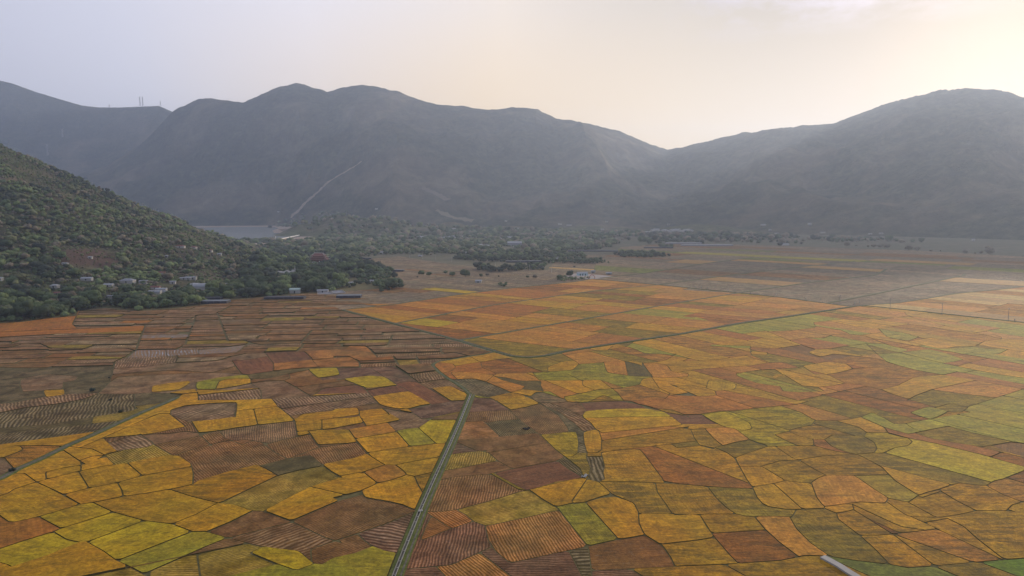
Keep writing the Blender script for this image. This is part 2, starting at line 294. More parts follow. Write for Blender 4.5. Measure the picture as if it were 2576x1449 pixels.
# ================================================================ paddy fields
# bund lines, each "kind|tile:points"; kinds: '' bund, r road, c canal road, e outer edge
EDGE = 'e|u:-700,1900 3400,1900 3400,705 2800,662 2576,645 2300,630 1950,618 1700,611 1560,622 1540,640 1410,642 1375,680 1240,676 1130,664 1005,645 885,655 930,672 985,690 1012,716 960,726 880,732 780,738 700,747 560,757 515,768 440,778 350,784 265,777 198,784 190,797 120,803 55,812 0,815 -120,830 -700,880 -700,1900'
LINES = '''
c|u:860,780 992,815 1153,857 1245,885 1290,897 1330,900 1375,895 1425,884 1530,868 1717,840 1860,814 1995,795 2130,774 2164,769
r|u:992,815 1240,768 1490,733 1655,717
r|u:1153,857 1430,810 1700,763 1858,737
r|u:860,780 1000,765 1130,745 1290,725 1440,710 1490,702
c|u:1490,702 1655,717 1858,737 1960,748 2130,770 2180,770 2300,782 2440,797 2576,812 3300,880
r|u:2164,769 2260,762 2350,748 2400,739 2480,732 2576,722 3300,690
r|u:1508,700 1640,685 1760,665 1860,652 1893,648
r|u:1655,717 1780,700 1900,685 2050,668 2150,658
r|u:1858,737 1960,722 2030,712 2200,692 2230,677
r|u:2080,763 2190,742 2300,719 2420,694 2427,690
|u:1893,648 1960,652 2100,665 2230,677 2427,690 2576,703 3300,760
p|B:1150,485 1060,505 970,517 850,538 740,555 700,572 690,590 740,640 800,682 870,722 930,765 976,808
k|u:800,1990 900,1700 960,1540 992,1449 1055,1290 1092,1206 1130,1123 1155,1066 1184,994
r|u:-700,1440 -200,1270 0,1207 45,1182 100,1158 173,1122 230,1098 290,1070 360,1038 410,1018 445,1002
|a:0,350 150,355 170,385 30,440 -40,450
|a:170,352 345,350 520,358
|a:30,440 100,520
|a:-400,760 0,728 60,712 110,680 275,626 480,574 590,546 760,510 960,480 1130,445 1290,420 1360,430 1440,483
|a:185,560 275,627 380,672 480,722 605,795
|a:500,400 590,460 640,490
|a:560,362 700,378 800,428 865,492
|a:600,465 700,430 790,425
|a:780,292 820,335 885,390 960,375 1110,357 1160,335
|a:820,330 940,290 1060,262
|a:620,360 700,325 780,290 1000,190 1200,108 1280,108 1400,205 1280,232 1120,262 960,275 780,292
|a:740,450 810,412 885,392
|a:1060,262 1150,322 1165,342 1310,425
|a:1440,483 1460,560 1455,640 1380,660 1280,680 1100,712 930,735 710,780 605,795 410,855 290,888 180,915 100,930 60,925 0,880 -60,840
|a:960,480 1020,530 1075,580
|a:480,722 665,675 885,630 1075,578 1440,510
|a:595,550 640,615 670,672
|a:885,630 920,690 932,737
|a:350,600 350,550 480,520 605,500 612,543
|a:605,465 615,500 608,545
|a:710,785 855,853 1090,918 1300,943 1450,1000 1560,1000 1720,1045 1950,1105 2120,1130 2250,1145 2310,1190 2375,1245 2430,1250 2500,1328
|a:290,888 400,945 462,980
|a:402,1003 462,978 600,935 855,853
|a:402,1003 500,1060 600,1083 655,1080 780,1150 880,1222 1000,1275 1130,1345
|a:655,1080 800,1025 1090,918
|a:880,1222 1150,1115 1450,1000
|a:-300,1230 0,1130 200,1065 402,1003
|a:-300,1150 0,1235 60,1255 95,1275 110,1345
|a:95,1268 350,1185 600,1085
|a:600,1350 880,1228
|a:1130,1300 1350,1205 1560,1110 1720,1045
|a:1300,943 1480,870 1640,785 1690,768 1880,680 2090,577 2250,535 2440,500
|a:1280,680 1450,735 1640,782 1790,800 1890,838 1990,842 2200,920 2450,1040 2576,1080
|a:1560,1000 1740,925 1890,850
|a:1990,842 2150,760 2340,660 2576,590
|a:2200,918 2400,830 2576,757 2640,740
|a:2340,660 2460,690 2640,730
|a:2440,500 2500,545 2580,590
|a:1720,1045 1950,985 2180,928
|a:1890,1160 1990,1108
|a:1885,1160 2060,1235 2200,1285 2250,1292 2375,1245
|a:2350,1200 2350,1130 2490,1080
|a:1455,640 1500,610 1700,550 1930,494 2000,520 2100,577
|a:1110,262 1280,255 1400,240 1500,250 1655,237 1790,213 2010,185 2225,162
|a:1160,340 1430,290 1650,235
|a:1310,425 1400,390 1690,315 1850,300 2000,325
|a:1655,235 1700,290 1830,340
|a:1400,205 1440,160 1500,255 1600,350
|a:1780,150 1775,90 1930,72 2100,55 2170,110 2225,162 2240,245
|a:1915,75 1945,190
|a:2225,170 2430,155 2500,145 2640,125
|a:2240,245 2340,240 2430,228 2520,218 2640,195
|a:2430,155 2430,230
|a:2330,245 2370,300 2415,358 2530,345 2640,330
|a:1980,345 2100,310 2330,262
|a:1990,330 2080,400 2200,460
|a:1990,490 2190,440 2410,358
|a:2200,440 2340,420 2440,500
|A:-400,1010 0,1000 270,960 420,942 560,920
|A:-400,1070 0,1062 250,1040 450,1020 700,975 940,940 1040,915
|A:-300,900 0,880 110,870 220,850 330,828
|A:-300,960 0,945 200,905 420,880 640,840 740,800
|A:330,775 475,763 487,808 350,826 330,775
|A:150,725 160,690 250,665 380,652 590,668 560,700 430,720 160,735
|A:150,735 170,785 250,780 480,770
|A:475,763 480,722
|A:487,808 640,800 740,800
|A:-400,600 0,602 200,606 430,600 640,596 860,590
|A:-400,545 0,540 400,530 740,520 870,528 940,530
|A:0,655 150,650 380,640 600,650 830,655
|A:860,590 850,640 830,712 740,800
|A:-300,410 80,410 80,425 200,422 300,425 370,460 520,466 800,460 960,464 1012,480 940,530
|A:-300,345 0,340 300,325 590,315 850,303 1080,290
|A:100,310 280,298 430,291 590,290
|A:-300,385 0,375 450,350 760,342 1060,330
|A:590,190 545,280 590,316
|A:1100,270 1075,340 1050,400 1030,472
|A:1480,210 1450,300 1430,350 1400,420
|A:1640,190 1680,300 1710,380
|A:1040,430 1200,424 1400,420 1530,411 1840,400 1960,385
|A:970,522 1040,472 1250,468 1500,470 1700,450 1860,430
|A:940,530 1100,528 1250,520 1500,503 1780,490 1830,455 1860,430
|A:1250,470 1260,520
|A:1500,470 1500,503
|A:860,610 870,560 940,530
|A:860,612 1050,602 1200,585 1330,570 1500,562 1650,552 1760,520 1860,500 2010,490
|A:1320,570 1340,540 1330,515
|A:870,655 1050,640 1320,625 1600,640 1750,600
|A:1750,552 1780,600 1840,662 1950,645 2060,630 2065,575 2030,535 2000,490
|A:1750,552 1870,545 2020,520
|A:2000,490 2150,482 2290,482 2330,510 2355,545 2200,560 2050,577
|A:2355,545 2410,600 2576,598
|A:2355,545 2450,538 2600,525
|A:2060,630 2230,612 2410,600
|A:2290,482 2450,470 2600,465
|A:1840,400 1960,430 2220,420 2440,425 2600,420
|A:830,712 900,672 1200,655 1600,640 1740,645 1860,655
|A:1490,712 1650,680 1860,658 1892,695 1890,722 1760,748 1630,767 1490,767 1478,740 1490,712
|A:1890,690 1780,688 1700,695 1652,712 1628,767
|A:1520,712 1600,706 1655,706
|A:1145,790 1155,740 1290,720 1425,704 1437,717 1400,745 1350,770 1250,782 1145,790
|A:1435,717 1485,712
|A:1285,795 1380,780 1475,770 1482,795
|A:1285,898 1330,850 1380,806 1490,795 1492,872 1390,890 1285,900
|A:740,800 950,803 1145,792 1380,806
|A:1020,900 1015,810
|A:1482,795 1490,775 1740,776 1960,762 1972,830
|A:1890,722 1960,760
|A:1900,720 2000,705 2140,704 2250,760 2350,822
|A:1290,900 1500,852 1780,850 2060,840 2350,822 2620,805
|A:1290,925 1400,892 1580,876 1780,868 1782,940
|A:1290,925 1290,960 1430,1012 1600,1000 1782,975
|A:2060,850 2100,900 2160,950 2225,992 2290,955 2500,935
|A:2330,617 2440,608 2540,606 2562,655 2480,672 2400,680 2360,650 2330,617
|A:2180,650 2250,635 2335,620
|A:1892,695 2040,685 2180,650
|A:2140,704 2190,680 2180,650
|A:2430,700 2520,690 2620,685
|A:2355,822 2440,760 2560,745
|A:0,200 -300,230
z|u:730,745 800,762 860,780
z|u:2640,600 2640,1900
z|u:-64,760 -64,1900
z|u:-700,1500 3400,1500
z|u:1490,702 1500,660 1530,640
z|u:2600,820 3300,960
|B:0,440 180,445 240,492 268,525
|B:-60,520 60,520 130,560 140,603
|B:-60,606 210,600 440,590 600,580 700,578
|B:105,545 390,520 560,515 700,505 850,490 960,515
|B:390,520 440,592
|B:560,515 600,582
|B:180,447 430,432 700,425 880,400
|B:20,690 130,675 230,665 345,680 420,737 310,750 200,760 110,730 20,690
|B:-30,700 20,690
|B:165,745 210,800 290,882 340,900 430,915 510,915
|B:240,822 380,800 510,785 600,835 678,880 590,902 510,915
|B:-60,805 100,800 210,797
|B:215,770 320,750 420,737 470,755 515,785
|B:215,600 320,670 420,737
|B:400,592 500,655 590,720 710,790 830,858 760,870 690,880
|B:430,720 500,705 580,715
|B:590,718 700,700 800,690
|B:680,760 750,752 820,745 900,775 962,802
|B:680,760 760,812 830,856 890,852 945,850
|B:510,915 600,890 690,878
|B:510,925 600,985 650,987 780,960 910,930
|B:310,908 400,922 510,942
|B:310,908 380,960 450,1000
|B:-40,915 120,910 137,970 60,985 -60,985
|B:140,932 230,920 310,916 362,965 250,985 150,992
|B:135,940 137,970 150,992 187,1050 100,1065 55,1073 -60,1075
|B:187,1050 300,1030 440,1002
|B:55,1075 120,1165 200,1252
|B:-60,1182 60,1175 120,1165
|B:120,1140 270,1115 420,1090
|B:360,1030 420,1090 470,1145 517,1202
|B:430,1080 500,1068 580,1060 690,985
|B:580,1060 650,1125 715,1180
|B:200,1250 350,1225 517,1202 715,1180 820,1175
|B:700,985 800,965 905,950
|B:600,985 690,1000 850,1000
|B:190,1255 260,1300 330,1342 410,1342 570,1310 750,1280
|B:-60,1320 90,1290 190,1255
|b:-60,585 0,578 165,550 335,495
|b:165,550 220,590 275,635
|b:-60,745 0,730 150,690 275,635 380,610 490,570 455,530 408,498
|b:490,570 550,583 575,640 610,700
|b:550,583 700,548
|b:150,690 180,740 350,770 460,795 540,830 592,832
|b:-60,1070 0,1050 120,1010 330,940 540,850
|b:120,1010 170,1060 240,1112 340,1150 430,1165
|b:-60,1200 100,1165 240,1112
|b:645,845 760,842 870,830 1130,762 1345,695 1420,682
|b:700,618 860,580 1130,562
|b:775,535 900,515 1130,470
|b:830,412 960,395 1100,382
|b:870,320 940,350 1010,380 1110,400 1180,460 1290,522
|b:1100,400 1300,365 1560,325
|b:900,305 1200,280 1490,250
|b:960,95 1100,85 1270,78 1400,55 1500,28
|b:970,165 1070,160 1190,270
|b:1070,180 1180,160 1330,148
|b:1110,-20 1170,10 1260,70 1330,140 1430,210 1500,265 1560,320 1620,380 1690,432
|b:1110,562 1270,525 1450,492 1630,460
|b:1130,562 1230,620 1340,680 1420,685 1520,755 1630,818 1740,960 1860,1110 1880,1200 1892,1345
|b:1160,560 1250,610 1400,682 1620,620 1820,590 1720,525 1630,460
|b:1630,460 1690,430
|b:870,830 940,870 1000,920 1090,950 1150,942 1380,895 1615,840
|b:640,850 730,910 830,972 900,950 985,922
|b:625,1060 600,1050 640,950 665,905
|b:610,1060 830,972
|b:1085,950 1110,1060 1170,1150 1280,1240 1330,1345
|b:535,1275 680,1262 830,1245 980,1180 1135,1112
|b:830,1245 930,1345
|b:1285,1230 1500,1180 1860,1108
|b:1720,1145 1770,1230 1825,1345
|b:1420,682 1600,640 1800,590 1855,602 1940,620
|b:1855,602 1800,680 1740,770 1760,788 1840,775
|b:1630,808 1740,785 1840,775 1940,740 2035,712
|b:1840,775 1960,920 2090,1055
|b:1840,775 1960,745 2060,735 2200,780 2240,850 2248,940 2290,1022 2420,1102 2490,1200 2515,1255 2545,1262 2535,1345
|b:2090,1055 2200,1040 2290,1022
|b:1860,1106 1980,1080 2090,1055
|b:2240,862 2400,862 2500,866 2620,872
|b:1935,615 1985,660 2040,712 2120,745 2200,780
|b:1960,400 1985,500 1975,560 1985,600 1945,622
|b:1960,400 2100,380 2250,375 2350,500 2440,630 2300,625 2100,618 1945,620
|b:2370,630 2385,700 2440,780 2500,866
|b:2440,630 2620,640
|b:1960,400 2200,368 2620,320
|b:1965,310 2200,275 2620,205
|b:1840,90 1930,78 2080,70 2300,68 2430,92 2510,140 2570,190 2300,218 1970,252 1920,225 1880,175 1820,130 1840,90
|b:1855,140 2100,132 2480,128
|b:1800,20 1990,12 2180,10 2310,66
|b:1850,88 1800,20 1700,0 1600,-30
|b:2310,66 2500,80 2620,130
|b:1828,250 1900,228 1940,232 1965,300 1962,380 1930,402 1857,402 1832,330 1828,250
|b:1520,262 1640,250 1770,244 1790,320 1785,400 1740,430 1690,432
|b:1785,400 1855,402
|b:1690,432 1800,520 1830,590
|b:1855,430 1960,430
|b:1855,402 1850,440 1880,520 1860,600
|b:1170,10 1290,-10 1400,-20
|b:1260,66 1170,12
|b:1400,-20 1500,26 1650,100 1760,180 1820,240
|b:1560,20 1680,60 1830,130
|b:1500,28 1640,120 1720,240 1520,262
|b:1820,240 1930,220
|B:970,520 1010,540 1050,562 1180,540 1300,528
|B:870,590 1050,562 1060,600 1150,640 1170,652
|B:740,565 840,575 860,600 830,630 760,650
|B:870,690 830,640 1000,640 1150,660
|B:1685,510 1750,545 1792,577 1745,620 1640,630 1555,636 1380,645 1170,652 1130,680
|B:1560,640 1560,600 1660,560 1750,550
|B:1792,577 1900,570 2000,562 2140,556 2250,582 2310,630 2350,672 2270,692 2250,730 2140,752 2040,765 1940,770 1800,800 1680,825
|B:1982,568 2010,640 2180,665 2345,672
|B:2140,558 2165,660
|B:2275,572 2350,672 2440,680 2620,672
|B:2275,572 2370,570 2460,590 2490,630 2560,645 2620,650
|B:1450,650 1500,700 1820,700 1960,700 2120,752
|B:1560,640 1700,650 1810,700
|B:1820,700 1825,740 1905,772
|B:1150,668 1240,680 1360,705 1500,705 1505,740 1525,782
|B:1150,668 1220,700 1385,745 1365,768 1525,782
|B:870,692 1000,688 1090,710 1280,790 1365,768
|B:985,808 1100,828 1280,792 1430,820
|B:1000,830 1130,835 1170,860
|B:1525,782 1430,822 1500,880
|B:1430,822 1470,790 1570,785 1640,825 1705,858 1620,870 1500,868
|B:1680,825 1705,860 1850,868 1980,812 2070,850 2150,858
|B:1850,868 1990,856 2150,858 2320,905
|B:1960,700 2080,790 2140,860 2300,890 2450,940 2620,970
|B:2010,470 2150,445 2230,470 2290,495 2450,505 2620,535
|B:2200,548 2270,568 2380,562 2450,545 2530,500
|B:1700,505 1900,475 2010,470 2050,440 2150,445 2190,420
|B:2350,690 2400,760 2480,800 2440,840 2320,850
|B:2480,730 2620,790
|C:-60,640 0,632 150,612 340,600 500,590 640,568 560,540
|C:640,568 760,565 880,605 760,612 640,620
|C:400,650 550,625 690,615 760,662 730,672 690,692
|C:400,650 420,670 560,720 690,740 730,745
|C:690,692 680,670 720,655 770,660 900,740 1010,750
|C:735,745 760,780 870,790 1010,785
|C:870,600 1080,560 1220,570 1280,612 1180,640 1085,655 960,625 870,600
|C:450,285 640,330 810,400 1000,465 1120,460 1250,438 1380,425 1475,405 1380,365 1260,350 1150,350 1060,382
|C:850,220 1100,250 1290,290 1480,310 1660,340 1830,385 2060,415 2230,432 2576,485 3100,540
|C:650,330 800,325 1000,300 990,262 1130,248
|C:1000,290 1190,320 1260,350
|C:810,400 920,380 1060,378
|C:1000,465 950,490 1040,520 1140,500 1250,510
|C:1250,438 1400,420 1540,425
|C:1385,425 1540,560 1750,620 2000,665 2300,715 2576,768 2900,830
|C:1250,510 1330,518 1480,540 1545,560
|C:1400,430 1530,465 1640,490 1800,530 1960,570 2200,620 2450,665 2700,700
|C:1470,400 1560,435 1700,470 1640,490
|C:1330,516 1480,500 1640,492
|C:1640,490 1860,465 2000,500 2115,542 2040,560 1960,570
|C:1540,365 1620,355 1780,370 1700,400 1560,380
|C:1480,312 1540,370 1700,405 1860,378 2000,400 2230,432 2100,455 1930,460 1700,405
|C:2230,432 2280,402 2400,392 2405,375 2350,350
|C:2000,455 2130,440 2300,460 2450,465 2380,500 2260,500 2000,455
|C:2330,510 2450,500 2576,530
|C:1340,140 1500,165 1670,185 1690,205 1750,230 1880,262 2080,312 2260,350 2400,385 2576,400 3000,440
|C:0,240 100,220 200,250 340,285
|C:600,95 900,100 1200,105
|C:0,215 230,160 420,130 640,80
|C:690,190 920,150 1050,165
|C:640,280 850,240 1000,262
|C:1580,270 1700,300 1900,330 2100,360 2300,385
|C:1500,240 1660,215 1700,212
|C:90,475 210,440 400,455 510,460
|C:0,555 250,545 520,505 640,510
|C:510,440 520,510 640,560
|C:510,450 700,460 900,430
|C:640,490 740,495 900,485 1000,525 930,545 800,540
|C:240,375 380,370 500,440
|C:215,430 500,440 660,420
|C:930,610 990,650 1085,655 1220,722 1140,740 1020,752
|C:1220,722 1380,740 1500,772 1600,810 1700,842 1860,890
|C:1280,612 1500,600 1700,650 1940,660
|C:1690,852 1760,815 1880,770 2040,735 2200,702
|C:1500,772 1620,740 1740,680 1940,660
|C:1020,752 1100,800 1300,870
|C:2140,905 2340,840 2576,765 2700,730
|C:1880,770 2100,800 2350,830
|C:0,958 140,955 270,935 400,930 550,912 860,882 950,858
|C:140,955 210,1000 290,1042 330,1055
|C:0,860 130,900 290,930
|C:160,960 310,935 400,970 500,1020 522,1065 470,1078 430,1077
|C:250,812 400,860 550,912
|C:330,780 600,830 860,882
|C:-40,815 130,820 230,815 255,812 240,780 180,760 60,735 -40,745
|C:180,760 200,700 400,730 385,770 250,780
|C:395,730 600,790 760,840 950,858
|C:170,1067 250,1058 330,1055 400,1070 450,1105 502,1147 390,1170 302,1192 235,1140 170,1067
|C:502,1147 620,1185 640,1200
|C:60,1070 90,1140 130,1190 230,1220 250,1205 302,1192
|C:-40,1055 60,1070 170,1065
|C:-40,1210 130,1192
|c:0,185 130,185
|c:130,345 260,370 340,405 390,442 430,508 480,600 525,662 560,740 600,785 650,810 780,830 880,830 1070,822
|c:390,442 500,400 640,355 720,352 870,350 990,348
|c:502,300 560,330 640,355
|c:780,60 900,100 1000,156 1165,160 1340,133 1430,98
|c:1000,156 970,192 860,215 800,240 880,275 980,300 990,348
|c:700,270 780,310 870,350
|c:800,240 700,265
|c:980,300 1070,302 1130,268 1250,270 1365,277 1385,250 1540,248
|c:1070,302 1120,350 1200,385 1290,412
|c:1365,277 1440,320 1465,370 1440,402 1300,412
|c:990,348 1150,390 1330,420 1500,510 1600,612 1690,670 1780,722 1850,700 1930,680 2000,655 2090,630 2200,645 2290,650 2350,615 2420,600 2620,520
|c:1440,402 1510,405 1600,365 1700,347 1732,320 1700,292 1540,248
|c:1520,210 1560,260 1700,292 1900,330 2250,415 2620,520
|c:1160,160 1330,210 1390,250
|c:1420,95 1520,140 1600,185 1680,182 1760,165 1860,150 2020,120 2170,95
|c:1680,182 1740,220 1800,240 1900,220 1995,202
|c:1350,135 1520,210 1700,260 1810,240
|c:1870,150 2090,208 2420,302 2620,340
|c:1720,100 1860,55 2000,90 1870,150 1720,100
|c:1910,60 2020,30 2150,60 2100,95 1990,90
|c:2000,200 2180,250 2400,300
|c:1770,260 1900,300 2200,350 2620,450
|c:2330,345 2480,320 2576,330 2700,360
|c:2330,345 2460,400 2620,440
|c:970,632 1020,595 1085,572 1290,575 1350,610 1450,680 1550,745 1525,783 1440,780 1340,775 1200,792 1070,808 1010,740 970,632
|c:875,455 1000,530 1080,572
|c:830,442 875,455 1060,425 1290,415
|c:720,368 830,442
|c:400,445 430,505 590,505 690,560 768,612 690,635 525,662
|c:590,505 730,465 875,455
|c:770,612 870,625 970,634
|c:690,640 790,730 900,828
|c:1070,808 1070,822 1160,857 1290,832 1280,792
|c:860,830 830,880 810,895 860,980 960,1080 1110,1185
|c:1160,857 1175,905 1330,1022 1450,1130 1560,1245
|c:1290,832 1430,920 1590,1020 1750,1140 1900,1255
|c:1330,1025 1460,1025 1590,1016 1720,1000 1830,988
|c:1290,575 1420,572 1545,570
|c:1550,745 1700,775 1740,750 1782,722
|c:1700,775 1810,835 1920,890 2080,870 2220,840 2400,840 2500,845
|c:1900,890 1700,880 1550,780
|c:1930,680 2060,760 2220,842
|c:1810,740 1930,700
|c:2290,650 2420,720 2560,772
|c:2445,838 2490,795 2576,772 2700,740
|c:1590,1016 1800,1090 2000,1160 2190,1228
|c:1820,930 2100,1060 2390,1200
|c:1820,930 1960,905 2000,900 2120,960 2220,1050 2400,1190
|c:2210,1050 2400,1010 2620,950
|c:-60,630 0,640 180,655 350,668 525,672
|c:190,662 250,740 320,810 402,865
|c:-60,875 60,872 200,865 402,865 470,880 540,885 700,882 808,888
|c:130,875 180,960 240,1042 300,1110 360,1180 415,1235
|c:240,1010 400,1000 620,985
|c:540,885 620,980 730,1080 860,1178
|c:-300,1110 0,1075 120,1062 240,1042
|c:-700,1290 -40,1258 200,1250 400,1240 560,1228 740,1215 920,1180 1110,1185 1300,1215 1560,1245 1700,1270 2000,1250 2300,1220 2620,1195 3400,1150
|c:985,930 1100,1030 1280,1205
|c:1275,790 1450,870 1650,960 1820,985
|c:375,1245 420,1345
|c:725,1220 800,1345
|c:870,1200 980,1260 1110,1345
|c:1500,945 1620,1000
'''.strip().split('\n')
# colours as they read in daylight; the dull pair greys far stubble for mountain shade
CP_ = dict(gold=(166, 122, 22), yel=(160, 134, 22), oliv=(140, 113, 26), oran=(166, 113, 36), rust=(150, 95, 32), brow=(120, 82, 36),
           mauv=(126, 92, 56), dred=(110, 72, 44), gree=(108, 110, 36), ygre=(140, 128, 32), brig=(88, 108, 16), tan=(136, 108, 68), dark=(92, 76, 34), dull=(110, 94, 74), dul2=(124, 106, 82), pale=(172, 138, 72), sand=(150, 116, 62))
SEEDS = '''
G gold a:60,660 a:300,460 a:460,690 a:700,430|G gold a:350,340 a:820,600 a:740,740 a:1180,480 a:1200,590 a:300,800 a:700,340 a:240,260 a:1100,160
G yel a:580,880 a:750,980 a:250,1080 a:1050,1040 a:500,1230 a:50,1300|G rust a:180,960|G gold a:1060,820 a:1600,880 a:2200,790 a:2450,680 a:760,1280 a:30,920
O gold a:1750,620|N ygre a:1330,1130|G yel a:2130,1200|W brow a:2100,1040|S brow a:1780,940 a:2450,880|S oliv a:2200,650 a:1000,420 a:1500,1200
W mauv a:980,320 a:1570,100 a:2200,80|G gold a:1840,140 a:2020,120|S mauv a:1250,300 a:1900,250|S brow a:1700,430 a:1500,360 a:2150,350 a:1900,400 a:2250,430|G gold a:480,550
G gold A:410,795 A:1270,740 A:1390,780|G ygre A:1560,735 A:1760,685|G gold A:1770,725 A:1410,850|G yel A:2450,640|O oran A:450,1200
F mauv A:1150,380 A:1100,495 A:1380,485 A:1650,470 A:1000,510|G rust A:940,300 A:1060,260 A:490,260|W mauv A:300,690 A:950,570 A:1200,600 A:1500,590 A:1650,800 A:2100,770 A:2200,880 A:1640,930 A:1000,680 A:1500,670
W dark A:1100,840 A:300,950 A:700,900 A:250,820 A:250,1080|P dred A:1900,600 A:2150,520|S rust A:2190,600 A:2480,500 A:2450,570|W rust A:2270,660|P brow A:2380,720
G yel B:210,710|G gold B:450,850 B:820,800|P dred B:350,770 B:630,790 B:560,660 B:120,750|W mauv B:80,860|W dred B:700,920 B:300,630 B:100,640|W brow B:640,670 B:700,730
G gold B:60,945 B:240,945 B:70,1030 B:260,1010 B:30,1120|G oran B:230,1080|G gold B:310,1180 B:500,1230 B:700,1220 B:100,1350 B:480,1300|G ygre B:570,1130|G yel B:690,1110 B:800,1010|W mauv B:540,1030 B:400,960|S dark B:80,1230
G gold b:60,660 b:480,420|G oran b:330,560|G gold b:560,500 b:400,700|O gold b:650,600|S oliv b:200,850|W dred b:360,1000|N ygre b:150,1230|S brow b:80,1120
W rust b:1020,230|S rust b:780,900 b:680,980|W dred b:900,370 b:1060,50|S brow b:1200,620 b:1000,700|S oliv b:1200,800 b:950,440|P dred b:1480,570|S dred b:850,1100 b:1000,1000|S rust b:1450,1020|S rust b:1000,1300|S dred b:1500,1290 b:750,1330
S brow b:1400,420 b:1250,330 b:1150,510 b:1120,120 b:1450,120 b:1600,200|S dark b:1250,200 b:1750,520|G gold b:1600,690|G gold b:1900,690 b:1340,30|O ygre b:1750,920|G gold b:2000,880|O gold b:2100,700 b:2330,750
W brow b:1700,60 b:1800,190|P dred b:2050,40|G yel b:2100,105|G gold b:2200,170|G oran b:2200,250|O gold b:2200,310|O yel b:1660,330|G gold b:1895,310|W dark b:1900,520 b:1820,350
O gold b:2150,500 b:2450,440 b:2450,520|G gold b:2400,960|P brow b:2200,1180|O gold b:2550,1150 b:2500,700|W dark b:1790,1200
G rust B:800,590 B:900,630|G gold B:930,570|G gold B:1150,520 B:1650,600|O gold B:1300,600 B:1400,680|O rust B:1100,600|N dark B:1300,710 B:1460,750|W dark B:1080,770|G oran B:1200,740|G gold B:1390,795
O tan B:1570,830|G oran B:1650,735 B:2070,620|G gold B:1920,735|N dark B:2240,640|O ygre B:1900,600 B:1680,670|G oran B:2400,640|G gold B:1800,790|O yel B:1880,835|G gold B:2540,620
G yel B:740,275|G oran B:1150,420 B:1640,440|O oliv B:1450,480|G ygre C:760,250 C:1000,230 C:80,235|N ygre C:1280,395 C:1560,440|G ygre C:1870,510 C:1700,560|N ygre C:2050,610 C:2420,690 C:1620,450
G ygre C:1680,380 C:2250,475 C:2480,530|G gold C:1960,420 C:1640,225|G rust C:1100,430|P brow C:1130,520|G oran C:1130,290 C:850,340 C:920,370|G gold C:1100,600|G oran C:560,640|N ygre C:560,690|O oliv C:850,720|O oran C:1350,620
G rust C:300,860 C:130,860|G rust C:600,850|G gold C:1180,700 C:1980,710|G yel C:330,1000|G oran C:330,1120|O oliv C:200,1000|G oran C:1000,920 C:2400,740|G ygre C:1870,950 C:1800,1030 C:2200,1000|O oliv C:1950,850|O oliv C:2050,920|P brow C:2450,1200
G gold C:100,770 C:60,700 C:300,750|O yel C:950,990|G gold C:1350,1020|O rust C:1600,900|G ygre C:1500,980
O gold c:600,420 c:850,400 c:950,370|O oliv c:1250,340|O yel c:1600,300|G gold c:1550,480|G yel c:1900,350|G rust c:2300,380|G gold c:620,570|O gold c:800,540|O gold c:1050,470|O gold c:1330,500|G oran c:1250,680|N oliv c:1500,640|G gold c:1750,640|O oliv c:1900,600
G gold c:700,720 c:850,720|O oliv c:380,770 c:100,750|G gold c:60,960|O gold c:380,930|O rust c:520,1090|G gold c:80,1160|G oran c:720,960|O oliv c:960,900|O gold c:1180,1010|O gold c:1450,1100 c:1350,930|G gold c:1150,830|O gold c:1600,850 c:2000,770
O oran c:2480,680|O gold c:2050,960|O oran c:1900,1080|O gold c:2350,1080 c:2400,900|G gold c:1900,780|O oliv c:250,400|O rust c:150,560|O gold c:150,420 c:200,1290 c:550,1290|O gold c:900,1290|N brig c:1400,1270 c:2400,1280|N gree c:1750,1300|O oliv c:2050,1290
G sand O:1550,780|G sand O:1650,555 O:1280,570|N ygre O:2200,530 O:1600,500|G sand Q:1600,630 Q:1880,800 Q:200,670|G pale Q:1580,1015 Q:1950,960 Q:950,1105|G sand Q:1900,1020 Q:2250,1050 Q:2300,1230|G yel N:720,930|G yel N:850,950|G pale N:2000,670
'''.strip().replace('\n', '|').split('|')
# zones for the ground between the traced bunds: polygon, two points of the long axis, length, width, palette
ZONES = [
 ('u:-700,700 860,700 860,780 1245,888 1090,928 700,925 330,935 -700,960', ((300, 832), (600, 826)), 38, 13, 'S mauv 5,W mauv 4,S rust 1,S brow 5,W brow 4,P brow 1,W tan 1,S oliv 1'),
 ('u:-700,925 1090,925 1183,1000 985,1449 800,1900 -700,1900', ((200, 1100), (420, 1070)), 48, 23, 'S brow 6,W mauv 2,S oliv 3,W brow 1,G gold 1,S dark 1'),
 ('u:860,780 1490,702 2150,770 1717,840 1330,900', ((1155, 806), (1295, 822)), 75, 36, 'G oran 8,O oran 3,G rust 5,O rust 2,G gold 3,O oliv 1'),
 ('u:860,600 1540,600 1490,702 860,780', ((1000, 660), (1200, 672)), 80, 24, 'S dull 6,S dul2 4,S brow 1'),
 ('u:1490,702 1520,600 3400,600 3400,720 2576,722 2164,769', ((1700, 745), (2100, 782)), 190, 70, 'S dull 8,S dul2 6,S brow 2,S gree 1'),
 ('u:2164,769 2576,722 3400,690 3400,900 2576,812', ((2300, 772), (2480, 790)), 80, 40, 'G oran 5,O oran 4,G rust 2,G pale 1'),
 ('u:1330,900 1717,840 2150,772 3400,900 3400,1000 2200,1000 1200,1000 1090,928', ((1980, 870), (2250, 925)), 58, 26, 'G oran 5,G rust 2,O oran 4,G gold 7,G ygre 2,O oliv 3'),
 ('u:1150,1000 3400,1000 3400,1900 800,1900 985,1449', ((2000, 1150), (2300, 1250)), 48, 23, 'O gold 8,G gold 5,O oliv 4,O rust 1,G yel 1'),
]
ZONES = [([T('u', *map(float, p.split(','))) for p in z[0][2:].split()], z[1], z[2], z[3],
          [(q.split()[0], q.split()[1], float(q.split()[2])) for q in z[4].split(',')]) for z in ZONES]
